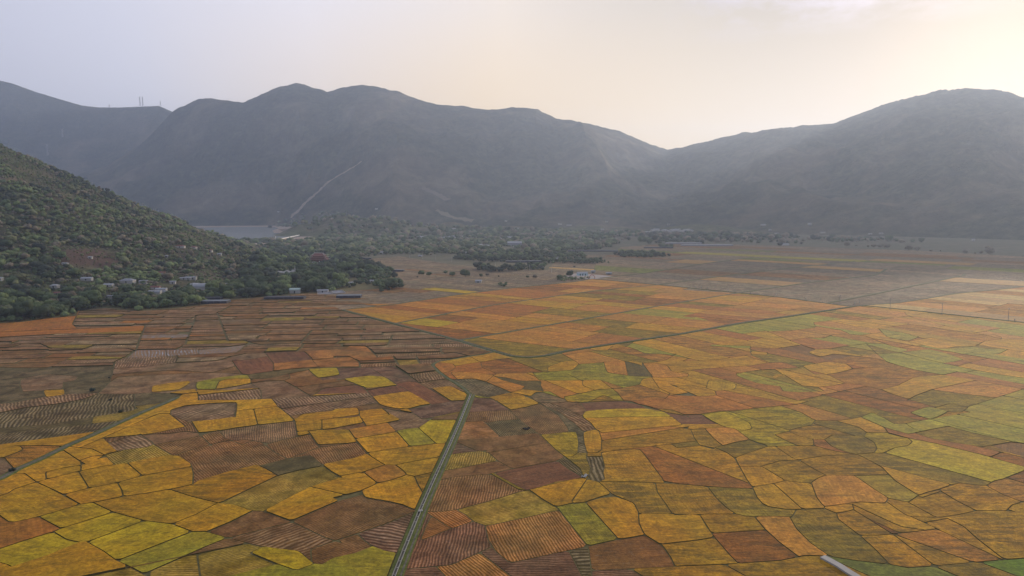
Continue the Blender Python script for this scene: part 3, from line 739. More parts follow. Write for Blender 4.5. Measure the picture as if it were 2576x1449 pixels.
INSET = {'': 0.27, 'z': 0.3, 'r': 2.2, 'p': 1.5, 'c': 3.1, 'k': 2.2, 'e': 0.8}
def smooth(P, n=3):
    if len(P) < 3: return [tuple(p) for p in P]
    out = []; closed = P[0] == P[-1]
    for i in range(len(P) - 1):
        p1, p2 = P[i], P[i + 1]; p0 = P[i - 1] if i else (P[-2] if closed else p1); p3 = P[i + 2] if i + 2 < len(P) else (P[1] if closed else p2)
        d = math.dist(p1, p2) + 1e-6
        k0 = min(1, d / (math.dist(p0, p1) + 1e-6)); k1 = min(1, d / (math.dist(p2, p3) + 1e-6))
        for j in range(n):
            t = j / n; h1 = 2 * t**3 - 3 * t * t + 1; h2 = -2 * t**3 + 3 * t * t; h3 = t**3 - 2 * t * t + t; h4 = t**3 - t * t
            m1 = [(p2[c] - p0[c]) / 2 * k0 * .45 for c in (0, 1)]; m2 = [(p3[c] - p1[c]) / 2 * k1 * .45 for c in (0, 1)]
            out.append(tuple(h1 * p1[c] + h2 * p2[c] + h3 * m1[c] + h4 * m2[c] for c in (0, 1)))
    out.append(tuple(P[-1])); return out
vs, es, ek = [], [], []
def reach(polys, i):
    # carry both ends of line i on to the bund they were meant to meet
    P = polys[i][1]
    if polys[i][0] == 'e' or math.dist(P[0], P[-1]) < 1: return P
    SA, SB = SEGA, SEGB; own = SEGI == i
    for a, b_ in ((0, 1), (-1, -2)):
        p = np.array(P[a]); d = p - np.array(P[b_]); L_ = np.hypot(*d)
        if L_ < 0.05: continue
        d = d / L_; D = max(p[1], 150); tol = 4 + D * D / 188870 * (9 if D < 700 else 12)
        e = SB - SA; w_ = SA - (p - d * 1.0)
        cr = d[0] * e[:, 1] - d[1] * e[:, 0]; cr = np.where(np.abs(cr) < 1e-9, 1e-9, cr)
        t = (w_[:, 0] * e[:, 1] - w_[:, 1] * e[:, 0]) / cr; q = (w_[:, 0] * d[1] - w_[:, 1] * d[0]) / cr
        ok = (t > 0) & (t < tol + 1) & (q >= 0) & (q <= 1) & ~own
        if ok.any(): tt = t[ok].min(); P[a] = tuple(p + d * (tt - 1.0 + 0.4)) if tt > 1.0 else P[a]; continue
        # nothing ahead: the nearest bund beside the end
        h = np.clip(((p - SA) * e).sum(1) / np.maximum((e * e).sum(1), 1e-9), 0, 1); c = SA + e * h[:, None]
        ds = np.hypot(*(c - p).T); ds[own] = 1e9; k = int(ds.argmin())
        if 0.05 < ds[k] < tol * 0.8:
            c = c[k]; P2 = tuple(c + (c - p) / ds[k] * 0.4)
            if a == 0: P.insert(0, P2)
            else: P.append(P2)
    return P
def addline(k, P):
    base = len(vs); vs.extend(Vector(p) for p in P)
    for i in range(len(P) - 1): es.append((base + i, base + i + 1)); ek.append(k)
ROADS = []; POLY = []
for L_ in LINES + [EDGE]:
    k, s = L_.split('|'); P = [G(u, v) for u, v in PTS(s)]
    if k in 'rckp' and k: ROADS.append((k, smooth(P, 4)))
    POLY.append((k, smooth(P, 3) if k != 'e' else P))
SEGA = np.array([p for k, P in POLY for p in P[:-1]]); SEGB = np.array([p for k, P in POLY for p in P[1:]])
SEGI = np.array([i for i, (k, P) in enumerate(POLY) for p in P[:-1]])
for i, (k, P) in enumerate(POLY): addline(k, reach(POLY, i))
cv, ce, cf, ov, oe, of_ = delaunay_2d_cdt(vs, es, [], 0, 0.05)
KO = ['e', 'k', 'c', 'r', 'p', '', 'z']
ekind = {}
for (a, b_), o in zip(ce, oe):
    if o:
        ks = [ek[i] for i in o if i < len(ek)]
        if ks: ekind[(min(a, b_), max(a, b_))] = min(ks, key=KO.index)
par = list(range(len(cf)))
def find(i):
    while par[i] != i: par[i] = par[par[i]]; i = par[i]
    return i
e2f = {}
for i, f in enumerate(cf):
    for a, b_ in zip(f, f[1:] + f[:1]): e2f.setdefault((min(a, b_), max(a, b_)), []).append(i)
for e, fl in e2f.items():
    if e not in ekind and len(fl) == 2: par[find(fl[0])] = find(fl[1])
regs = {}
for i, f in enumerate(cf): regs.setdefault(find(i), []).append(i)
BND = [G(u, v) for u, v in PTS(EDGE.split('|')[1])]
def area(P): return 0.5 * sum(P[i - 1][0] * P[i][1] - P[i][0] * P[i - 1][1] for i in range(len(P)))
def loops(fl):
    nx = {}
    fs = set(fl)
    for i in fl:
        f = cf[i]
        for a, b_ in zip(f, f[1:] + f[:1]):
            e = (min(a, b_), max(a, b_)); o = [q for q in e2f[e] if q != i]
            if not (o and o[0] in fs): nx.setdefault(a, []).append(b_)
    best = None
    while nx:
        s = next(iter(nx)); cur = s; lp = []
        while cur in nx:
            lp.append(cur); b_ = nx[cur].pop()
            if not nx[cur]: del nx[cur]
            cur = b_
            if cur == s: break
        P = [(cv[i].x, cv[i].y) for i in lp]
        if len(P) > 2 and (best is None or abs(area(P)) > abs(area(best[0]))):
            best = (P, [INSET[ekind.get((min(a, b_), max(a, b_)), '')] for a, b_ in zip(lp, lp[1:] + lp[:1])])
    return best
def clean(P, W):
    i = 0
    while i < len(P) and len(P) > 3:
        a, b_, c = Vector(P[i - 1]), Vector(P[i]), Vector(P[(i + 1) % len(P)])
        d1, d2 = b_ - a, c - b_
        if d1.length < 0.3 or (d2.length > 0 and abs(d1.angle(d2, 0)) < R(3) and W[i - 1] == W[i]) or (d2.length > 0 and d1.angle(d2, 0) > R(172)):
            P.pop(i); W.pop(i)
        else: i += 1
    return P, W
def inset(P, W):
    if area(P) < 0: P = P[::-1]; W = W[::-1]; W = W[1:] + W[:1]
    n = len(P); out = []
    for i in range(n):
        a, b_, c = Vector(P[i - 1]), Vector(P[i]), Vector(P[(i + 1) % n])
        d1, d2 = (b_ - a).normalized(), (c - b_).normalized(); w1, w2 = W[i - 1], W[i]
        n1, n2 = Vector((-d1.y, d1.x)), Vector((-d2.y, d2.x)); cr = d1.x * d2.y - d1.y * d2.x
        if abs(cr) < 0.12: q = b_ + (n1 + n2).normalized() * (w1 + w2) / 2
        else:
            p1, p2 = b_ + n1 * w1, b_ + n2 * w2; t = ((p2.x - p1.x) * d2.y - (p2.y - p1.y) * d2.x) / cr; q = p1 + d1 * t
            mx = 3 * max(w1, w2)
            if (q - b_).length > mx: q = b_ + (q - b_).normalized() * mx
        out.append((q.x, q.y))
    return out
def corner(P):
    out = []
    for i in range(len(P)):
        a, b_, c = Vector(P[i - 1]), Vector(P[i]), Vector(P[(i + 1) % len(P)]); l1, l2 = (a - b_).length, (c - b_).length
        if (b_ - a).angle(c - b_, 0) > R(25) and min(l1, l2) > 2:
            r = min(1.1, 0.15 * l1, 0.15 * l2); out += [tuple(b_ + (a - b_) / l1 * r), tuple(b_ + (c - b_) / l2 * r)]
        else: out.append(tuple(b_))
    return out
def clip(P, W, o, nrm, wi):
    Q, V = [], []
    n = len(P)
    for i in range(n):
        a, b_ = Vector(P[i]), Vector(P[(i + 1) % n]); da, db = (a - o).dot(nrm), (b_ - o).dot(nrm)
        if da >= 0: Q.append(P[i]); V.append(W[i] if db >= 0 else W[i])
        if (da >= 0) != (db >= 0):
            t = da / (da - db); q = a + (b_ - a) * t; Q.append((q.x, q.y)); V.append(wi if da >= 0 else W[i])
    return Q, V
def split(P, W, z, out, depth=0):
    if len(P) < 3 or abs(area(P)) < 60: 
        if len(P) >= 3: out.append((P, W))
        return
    if depth % 2 == 0: z = zone_of(sum(p[0] for p in P) / len(P), sum(p[1] for p in P) / len(P))
    L0, W0 = z[2], z[3]; a = (Vector(G(*z[1][1])) - Vector(G(*z[1][0]))).normalized(); a.rotate(Matrix.Rotation(random.gauss(0, 0.035), 2)); n = Vector((-a.y, a.x))
    pa = [Vector(p).dot(a) for p in P]; pn = [Vector(p).dot(n) for p in P]
    la, ln = max(pa) - min(pa), max(pn) - min(pn)
    if depth > 16 or (la < L0 * 1.55 and ln < W0 * 1.55): out.append((P, W)); return
    f = random.uniform(0.36, 0.64)
    if la / L0 > ln / W0: o = a * (min(pa) + la * f); nn = a
    else: o = n * (min(pn) + ln * f); nn = n
    for sg in (1, -1):
        Q, V = clip(P, W, o, nn * sg, 0.3 if z is not ZONES[0] else 0.6); split(Q, V, z, out, depth + 1)
seeds = []
for s in SEEDS:
    ty, co, *ps = s.split()
    for p in ps:
        t, q = p.split(':'); seeds.append((ty, co, *G(*T(t, *map(float, q.split(','))))))

def field_mat(ty):
    m, t, b = mat({'G': 'ripe rice', 'O': 'lodged rice', 'S': 'cut stubble', 'W': 'straw swaths', 'P': 'turned soil', 'F': 'flooded stubble', 'N': 'green rice'}[ty], 0.85, 0.15)
    oi = N(t, 'ShaderNodeObjectInfo'); col, rnd = oi.outputs['Color'], oi.outputs['Random']
    obc = N(t, 'ShaderNodeTexCoord').outputs['Object']; g = N(t, 'ShaderNodeNewGeometry').outputs['Position']
    def sc(x, y, off=0.0):
        mp = N(t, 'ShaderNodeMapping', ins={'Scale': (x, y, 1), 'Location': (off, off, 0)}); t.links.new(obc, mp.inputs[0]); return mp.outputs[0]
    mul = lambda c, lo, hi, f: mix_(t, 1.0, c, ramp_(t, f, [(0.3, lo), (0.7, hi)]), 'MULTIPLY')
    fine = noise_(t, g, 0.9, 6, 0.72); mid = noise_(t, g, 0.09, 5, 0.6, 0.6); big = noise_(t, g, 0.022, 4, 0.55, 0.3)
    fur = noise_(t, sc(0.05, 1.1), 1.0, 4, 0.6, 0.15)
    dk = lambda k: mix_(t, 1.0, col, (k, k * 1.03, k), 'MULTIPLY')
    def wave(period, dist, detail=2):
        wv = N(t, 'ShaderNodeTexWave', wave_type='BANDS', bands_direction='Y', ins={'Scale': 1 / period * 0.3142 * 1.0, 'Distortion': dist, 'Detail': detail, 'Detail Scale': 0.35, 'Detail Roughness': 0.5})
        t.links.new(obc, wv.inputs['Vector']); return wv.outputs['Fac']
    blot = noise_(t, g, 0.30, 5, 0.7, 0.8); hueN = noise_(t, g, 0.035, 4, 0.6, 0.5)
    col = mix_(t, 1.0, col, ramp_(t, hueN, [(0.3, (1.10, .97, .90)), (0.7, (.92, 1.03, 1.0))]), 'MULTIPLY')
    col = mul(col, 0.78, 1.22, noise_(t, sc(0.006, 0.11), 1.0, 3, 0.65, 0.1))
    mpw = N(t, 'ShaderNodeMapping', ins={'Scale': (.055, .26, 1)}); t.links.new(g, mpw.inputs[0]); lodge = noise_(t, mpw.outputs[0], 1.0, 8, 0.70, 0.7)
    if ty in 'GN':
        c = mul(col, 0.60, 1.40, fine); c = mul(c, 0.84, 1.16, mid); c = mul(c, 0.80, 1.2, fur); c = mul(c, 0.64, 1.36, blot)
        c = mix_(t, math_(t, 'MULTIPLY', ramp_(t, lodge, [(0.54, 0.0), (0.60, 1.0)]), 0.42), c, mix_(t, 0.6, dk(0.45), (.035, .04, .012)))
        pat = ramp_(t, noise_(t, g, 0.055, 6, 0.62, 1.2), [(0.56, 0.0), (0.70, 1.0)] if ty == 'G' else [(0.50, 0.0), (0.62, 1.0)])
        c = mix_(t, math_(t, 'MULTIPLY', pat, 0.22), c, mix_(t, 0.55, dk(0.6), (.05, .065, .012)))
        t.links.new(c, b.inputs['Base Color']); bump(t, b, math_(t, 'ADD', fine, math_(t, 'MULTIPLY', fur, 0.5)), 0.7, 0.35)
    elif ty == 'O':
        st = noise_(t, sc(0.030, 0.22), 4.0, 6, 0.68, 1.1)
        st2 = noise_(t, g, 0.16, 6, 0.66, 1.6)
        k = ramp_(t, math_(t, 'ADD', math_(t, 'MULTIPLY', lodge, 0.75), math_(t, 'MULTIPLY', st2, 0.25)), [(0.44, 0.0), (0.53, 1.0)])
        c = mul(col, 0.60, 1.40, fine); c = mul(c, 0.74, 1.25, mid); c = mul(c, 0.66, 1.34, blot)
        c = mix_(t, math_(t, 'MULTIPLY', math_(t, 'SUBTRACT', 1.0, k), ramp_(t, big, [(0.35, 0.35), (0.6, 0.80)])), c, mix_(t, 0.5, dk(0.45), (.04, .042, .014)))
        t.links.new(c, b.inputs['Base Color']); bump(t, b, math_(t, 'ADD', st, math_(t, 'MULTIPLY', fine, 0.6)), 1.0, 0.9)
    elif ty in 'SW':
        per = 1.05 if ty == 'S' else 1.8
        wv = wave(per, 9.0 if ty == 'W' else 6.0)
        f = ramp_(t, wv, [(0.25, 0.0), (0.75, 1.0)])
        brk = ramp_(t, mid, [(0.34, 0.05), (0.58, 1.0)])
        f = math_(t, 'MULTIPLY', f, brk)
        lo = dk(0.64 if ty == 'W' else 0.74); hi = mix_(t, 0.26 if ty == 'W' else 0.14, mix_(t, 1.0, col, (1.25, 1.25, 1.25), 'MULTIPLY'), (.40, .33, .22))
        c = mix_(t, f, lo, hi); c = mul(c, 0.60, 1.42, fine); c = mul(c, 0.64, 1.38, blot); c = mul(c, 0.76, 1.22, mid)
        c = mix_(t, math_(t, 'MULTIPLY', ramp_(t, big, [(0.5, 0.0), (0.68, 1.0)]), 0.35), c, (.075, .075, .028))
        t.links.new(c, b.inputs['Base Color']); bump(t, b, math_(t, 'ADD', wv, math_(t, 'MULTIPLY', fine, 0.7)), 0.8, 0.3)
    elif ty == 'P':
        c = mul(col, 0.60, 1.40, fine); c = mul(c, 0.66, 1.32, fur); c = mul(c, 0.78, 1.2, mid); c = mul(c, 0.72, 1.28, blot)
        c = mix_(t, math_(t, 'MULTIPLY', ramp_(t, noise_(t, g, 0.4, 5, 0.7), [(0.58, 0.0), (0.72, 1.0)]), 0.35), c, (.30, .24, .18))
        t.links.new(c, b.inputs['Base Color']); bump(t, b, math_(t, 'ADD', fur, fine), 0.8, 0.35)
    else:
        wet = ramp_(t, math_(t, 'ADD', math_(t, 'MULTIPLY', wave(2.2, 7.0), 0.2), math_(t, 'MULTIPLY', noise_(t, g, 0.25, 6, 0.7, 1.2), 0.8)), [(0.56, 0.0), (0.63, 1.0)])
        c = mix_(t, wet, mul(dk(0.8), 0.7, 1.3, fine), (.10, .10, .10))
        t.links.new(c, b.inputs['Base Color']); t.links.new(math_(t, 'SUBTRACT', 0.9, math_(t, 'MULTIPLY', wet, 0.82)), b.inputs['Roughness']); b.inputs['Specular IOR Level'].default_value = 0.5
    return m
FM = {k: field_mat(k) for k in 'GOSWPFN'}
M_SIDE, t, b = mat('bund side and stem shade', 0.95, 0.05)  # earth and grass; on ripe rice its dark colour paints shaded stems
t.links.new(mix_(t, noise_(t, N(t, 'ShaderNodeNewGeometry').outputs['Position'], 0.6, 4), (.035, .032, .012), (.13, .105, .040)), b.inputs['Base Color'])
HT = dict(G=.45, O=.36, N=.33, S=.14, W=.12, P=.08, F=.06)
GAIN = 0.98
FNAME = dict(G='rice_field', O='rice_field', N='rice_field', S='stubble_field', W='stubble_field', P='ploughed_field', F='flooded_field')
NF = [0]
def make_field(P, W, ty, co, step=0.0, thin=1.0):
    if thin < 1: W = [w_ * .8 if w_ < .5 else w_ for w_ in W]
    P, W = clean(list(P), list(W))
    if len(P) < 3: return
    A0 = abs(area(P)); Q = inset(P, W)
    if area(Q) < 0.25 * A0 or area(Q) < 14: return
    if sum(w_ > 1 for w_ in W) == 0: Q = corner(Q)
    elif A0 > 300: Q = corner(Q)
    n = len(Q); cx = sum(p[0] for p in Q) / n; cy_ = sum(p[1] for p in Q) / n
    if cy_ < 90: return
    l, i = max((math.dist(P[i], P[(i + 1) % len(P)]), i) for i in range(len(P)))
    d = Vector(P[(i + 1) % len(P)]) - Vector(P[i]); ang = math.atan2(d.y, d.x)
    if ty == 'W': 
        ang += R(90) if l > 1.3 * A0 / l else 0; ang += random.gauss(0, 0.12)
    c = lin(*CP_[co]); j = random.uniform(0.90, 1.10); jr = random.uniform(-0.05, 0.05)
    c = (min(.9, c[0] * j * (1 + jr) * GAIN), min(.9, c[1] * j * GAIN), min(.9, c[2] * j * (1 - jr) * GAIN))
    h = HT[ty] * random.uniform(0.85, 1.1) + step * random.random(); h = h * thin if h > .2 else h; ca, sa = math.cos(-ang), math.sin(-ang)
    loc = [((x - cx) * ca - (y - cy_) * sa, (x - cx) * sa + (y - cy_) * ca) for x, y in Q]
    me = bpy.data.meshes.new(FNAME[ty]); tp = 0.12 if h > 0.3 else 0.02
    tv, _, tf, _, _, _ = delaunay_2d_cdt([Vector(p) for p in loc], [], [list(range(n))], 1, 0.001)
    v = [(p.x, p.y, h) for p in tv]; k = len(v); v += [(x, y, h) for x, y in loc] + [(x, y, -0.02) for x, y in loc]
    fc = [tuple(f) for f in tf if abs(area([tv[i] for i in f])) > 0.002] + [(k + i, k + n + i, k + n + (i + 1) % n, k + (i + 1) % n) for i in range(n)]
    me.from_pydata(v, [], fc); me.update(); me.materials.append(FM[ty]); me.materials.append(M_SIDE)
    for q in list(me.polygons)[-n:]: q.material_index = 1
    o = link(bpy.data.objects.new(FNAME[ty], me)); o.location = (cx, cy_, 0); o.rotation_euler = (0, 0, ang); o.color = (*c, 1)
    tag(o, kind='structure'); NF[0] += 1
seed_of = {}
from mathutils.geometry import intersect_point_tri_2d
cen = []
for ty, co, x, y in seeds:
    p = Vector((x, y))
    for i, f in enumerate(cf):
        a, b_, c = cv[f[0]], cv[f[1]], cv[f[2]]
        if min(a.x, b_.x, c.x) <= x <= max(a.x, b_.x, c.x) and min(a.y, b_.y, c.y) <= y <= max(a.y, b_.y, c.y) and intersect_point_tri_2d(p, a, b_, c):
            seed_of.setdefault(find(i), []).append((ty, co)); break
def zone_of(x, y):
    u, v = px(x, y, 0)
    for z in ZONES:
        if inpoly(u, v, z[0]): return z
    return ZONES[-1] if u > 1000 else ZONES[1]
for r, fl in regs.items():
    lp = loops(fl)
    if not lp or abs(area(lp[0])) < 18: continue
    f = cf[max(fl, key=lambda i: abs(area([(cv[k].x, cv[k].y) for k in cf[i]])))]
    ix, iy = sum(cv[k].x for k in f) / 3, sum(cv[k].y for k in f) / 3
    if not inpoly(ix, iy, BND): continue
    z = zone_of(ix, iy); P, W = lp; Ar = abs(area(P))
    pick = lambda: random.choices(z[4], [q[2] for q in z[4]])[0]
    sd_ = seed_of.get(r)
    rz_ = any(z is q for q in ZONES[6:]); lim_ = 1.5 * z[2] * z[3] if rz_ and sd_ and sd_[0][1] != 'brig' else 9000
    if sd_ and Ar < lim_ and (len(set(sd_)) == 1 or Ar < 900): make_field(P, W, *sd_[0], step=0.5 if z is ZONES[0] else 0, thin=0.75 if rz_ else 1.0); continue
    big_ = 1.0
    out = []
    split(P, W, z, out)
    if Ar > 6000: print('BIG', [round(q) for q in px(ix, iy, 0)], round(Ar), sd_, len(out), z[2:4])
    for Pq, Wq in out:
        zz = zone_of(sum(p[0] for p in Pq) / len(Pq), sum(p[1] for p in Pq) / len(Pq)); s_ = random.choices(zz[4], [q[2] for q in zz[4]])[0][:2]
        for q in seeds:
            if inpoly(q[2], q[3], Pq): s_ = q[:2]
        if rz_ and sd_ and len(set(sd_)) == 1: s_ = sd_[0]
        make_field(Pq, [max(w_, .8) for w_ in Wq] if zz is ZONES[0] else Wq, *s_, step=0.95 if zz is ZONES[0] else 0.35 if zz is ZONES[1] else 0.0, thin=0.75 if any(zz is q for q in ZONES[2:]) else 1.0)
print('fields', NF[0], 'seeds', len(seeds), len(seed_of))
# ================================================================ roads, canals, haze
m, t, b = mat('farm road', 0.9); g = N(t, 'ShaderNodeNewGeometry').outputs['Position']
t.links.new(mix_(t, ramp_(t, noise_(t, g, 0.5, 6, 0.7), [(0.35, 0.0), (0.65, 1.0)]), (.06, .06, .04), (.155, .14, .105)), b.inputs['Base Color']); M_ROAD = m
m, t, b = mat('verge grass', 0.95); g = N(t, 'ShaderNodeNewGeometry').outputs['Position']
t.links.new(mix_(t, ramp_(t, noise_(t, g, 0.35, 6, 0.7), [(0.35, 0.0), (0.65, 1.0)]), (.050, .072, .012), (.125, .135, .030)), b.inputs['Base Color'])
bump(t, b, noise_(t, g, 0.8, 4), 0.8, 0.5); M_VERGE = m
M_CONC = plain('canal concrete', (.27, .265, .23), var=0.3, scale=0.4)
m, t, b = mat('canal water', 0.12, 0.5); b.inputs['Base Color'].default_value = (.012, .016, .012, 1); M_CWATER = m
def ribbon(name, P, prof, material, parent=None):
    # prof: list of (offset to the left, height) across the strip
    vs, fs = [], []; k = len(prof)
    for i, p in enumerate(P):
        a, c = Vector(P[max(0, i - 1)]), Vector(P[min(len(P) - 1, i + 1)]); d = (c - a).normalized()
        for o, z in prof: vs.append((p[0] - d.y * o, p[1] + d.x * o, z))
        if i:
            for q in range(k - 1): fs.append((k * (i - 1) + q + 1, k * (i - 1) + q, k * i + q, k * i + q + 1))
    return mesh(name, vs, fs, material, parent)
def dense(P, step):
    out = []
    for a, b_ in zip(P, P[1:]):
        n = max(1, int(math.dist(a, b_) / step))
        for k in range(n): out.append((a[0] + (b_[0] - a[0]) * k / n, a[1] + (b_[1] - a[1]) * k / n))
    return out + [P[-1]]
def shift(P, o):
    out = []
    for i, p in enumerate(P):
        a, c = Vector(P[max(0, i - 1)]), Vector(P[min(len(P) - 1, i + 1)]); d = (c - a).normalized(); out.append((p[0] - d.y * o, p[1] + d.x * o))
    return out
zi = 0
for k, P in ROADS:
    zi += 0.013
    if k == 'p':
        tag(ribbon('verge', P, [(1.6, -.1), (1.3, .30), (-1.3, .30), (-1.6, -.1)], M_VERGE), kind='structure')
        tag(ribbon('path', P, [(.45, .30), (.4, .35), (-.4, .35), (-.45, .30)], M_ROAD), kind='structure')
    elif k == 'r':
        tag(ribbon('verge', P, [(2.3, -.1), (1.9, .42 + zi), (-1.9, .42 + zi), (-2.3, -.1)], M_VERGE), kind='structure')
        tag(ribbon('road', P, [(.95, .42 + zi), (.85, .48 + zi), (-.85, .48 + zi), (-.95, .42 + zi)], M_ROAD), kind='structure')
    elif k == 'c':
        tag(ribbon('verge', P, [(3.1, -.1), (2.6, .40 + zi), (-.4, .40 + zi), (-.7, 0), (-.9, -.02), (-2.3, -.02), (-2.6, .3 + zi), (-3.0, .3 + zi), (-3.3, -.1)], M_VERGE), kind='structure')
        tag(ribbon('road', P, [(2.2, .40 + zi), (2.1, .48 + zi), (.4, .48 + zi), (.3, .40 + zi)], M_ROAD), kind='structure')
        tag(ribbon('water', P, [(-.85, .06), (-2.35, .06)], M_CWATER), kind='structure')
    elif k == 'k':
        P = dense(P, 6)
        tag(ribbon('verge', P, [(2.1, -.1), (1.7, .36), (.61, .40), (.60, -.1)], M_VERGE), kind='structure')
        tag(ribbon('verge', P, [(-.60, -.1), (-.61, .40), (-2.7, .38), (-3.0, -.1)], M_VERGE), kind='structure')
        tag(ribbon('path', shift(P, -2.0), [(.3, .39), (.26, .43), (-.26, .43), (-.3, .38)], M_ROAD), kind='structure')
        tag(ribbon('water', P, [(.41, .08), (-.41, .08)], M_CWATER), kind='structure')
        cr = empty('irrigation_canal', (*P[0], 0), 0, 'long straight concrete irrigation canal with cross braces running up from the bottom edge', 'canal')
        inv = Matrix.Translation((-P[0][0], -P[0][1], 0))
        for s in (1, -1):
            o = ribbon('canal_wall', P, [(s * .42, -.05), (s * .42, .60), (s * .58, .60), (s * .58, -.05)], M_CONC, cr); o.data.transform(inv)
        bm = bmesh.new(); D = dense(P, 3.4)
        for a, c in list(zip(D, D[1:]))[::1]:
            d = Vector(c) - Vector(a); box(bm, (a[0], a[1], .55), (.12, .82, .10), math.atan2(d.y, d.x))
        o = bobj('brace', bm, M_CONC, cr); o.data.transform(inv); o['kind'] = 'stuff'
        cut = G(*T('b', 597, 845)); bm = bmesh.new(); box(bm, (cut[0], cut[1], .6), (1.8, 1.3, .2), R(15), .05)
        tag(bobj('culvert', bm, M_CONC), 'small concrete slab crossing over the straight irrigation canal', 'culvert')
# the concrete road at the bottom right
P = [G(*T('c', x, y)) for x, y in ((1055, 1195), (1100, 1218), (1180, 1262), (1260, 1315), (1400, 1400), (1700, 1600))]
tag(ribbon('road', P, [(1.25, 0), (1.2, .80), (-1.2, .80), (-1.25, 0)], plain('concrete road', (.34, .325, .29), var=0.25, scale=0.3)), kind='structure')
# gravel yard by the service building
yard = [G(*T('O', x, y)) for x, y in ((-250, 745), (-150, 705), (-40, 700), (60, 712), (170, 722), (300, 735), (170, 756), (60, 765), (-120, 752))]
M_YARD = plain('gravel yard', (.30, .26, .23), var=0.2, scale=0.05)
tag(mesh('pavement', [(x, y, .2) for x, y in yard], [tuple(range(len(yard)))[::-1]], M_YARD), kind='structure')

# the air
m = bpy.data.materials.new('haze'); m.use_nodes = True; t = m.node_tree; t.nodes.remove(t.nodes['Principled BSDF'])
HZ = N(t, 'ShaderNodeVolumePrincipled', ins={'Color': (.61, .74, .98, 1), 'Density': 0.95e-4, 'Anisotropy': 0.48})
t.links.new(HZ.outputs[0], t.nodes['Material Output'].inputs['Volume'])
bm = bmesh.new(); box(bm, (0, 4000, 660), (26200, 13200, 1340)); hz = bobj('haze', bm, m); tag(hz, 'pale blue haze filling the valley air', 'haze', kind='stuff')

# ================================================================ trees
def ico(sub):
    bm = bmesh.new(); bmesh.ops.create_icosphere(bm, subdivisions=sub, radius=1)
    v = np.array([q.co[:] for q in bm.verts]); f = np.array([[q.index for q in p.verts] for p in bm.faces]); bm.free(); return v, f
I1, I2, I3 = ico(1), ico(2), ico(3)
def lump(base, c, r, rng, rough=0.3):
    v, f = base; d = 1 + rough * (rng.random(len(v))[:, None] - 0.5) * 2
    return v * d * np.array(r) + np.array(c), f
def crown_np(rng, nl, base, leafy=0, spread=0.55, flat=0.8):
    V, Fc, o = [], [], 0
    for k in range(nl):
        a = rng.random() * 6.283; rr = spread * rng.random() ** .5 if nl > 1 else 0; s = rng.uniform(.42, .62) if nl > 1 else 0.95
        v, f = lump(base, (rr * math.cos(a), rr * math.sin(a), rng.uniform(-.35, .4) * flat if nl > 1 else 0), (s, s, s * .8), rng)
        V.append(v); Fc.append(f + o); o += len(v)
    V = np.concatenate(V); Fc = np.concatenate(Fc)
    if leafy:                                    # loose leaf sprays round the crown
        i = rng.integers(0, len(V), leafy); c = V[i] * (1 + 0.14 * rng.random((leafy, 1)))
        a = rng.normal(size=(leafy, 3)) * .085; b_ = rng.normal(size=(leafy, 3)) * .085
        tri = np.stack([c, c + a, c + b_], 1).reshape(-1, 3)
        Fc = np.concatenate([Fc, np.arange(leafy * 3).reshape(-1, 3) + len(V)]); V = np.concatenate([V, tri])
    return V, Fc
def leaf_mat(name, obj_col):
    m, t, b = mat(name, 0.85, 0.15); g = N(t, 'ShaderNodeNewGeometry').outputs['Position']
    c = N(t, 'ShaderNodeObjectInfo').outputs['Color'] if obj_col else N(t, 'ShaderNodeAttribute', attribute_name='tint').outputs['Color']
    n = noise_(t, g, 0.55, 5, 0.75)
    t.links.new(mix_(t, 1.0, c, ramp_(t, n, [(0.32, 0.72), (0.66, 1.42)]), 'MULTIPLY'), b.inputs['Base Color'])
    bump(t, b, n, 1.0, 1.0)
    return m
M_LEAF, M_LEAFS = leaf_mat('crown leaves', True), leaf_mat('forest leaves', False)
M_BARK = plain('bark', (.09, .07, .055), var=0.4, scale=2)
TINTS = [(.044, .062, .030), (.064, .090, .038), (.102, .112, .052), (.125, .108, .074), (.105, .138, .052), (.033, .044, .030)]
trees = []                                        # x, y, z, crown radius, height, tint index
def in_excl(u, v): return any(inpoly(u, v, q) for q in EXCL)
LOW = []
KEEP = []      # cleared spots round buildings, filled below: (x, y, r)
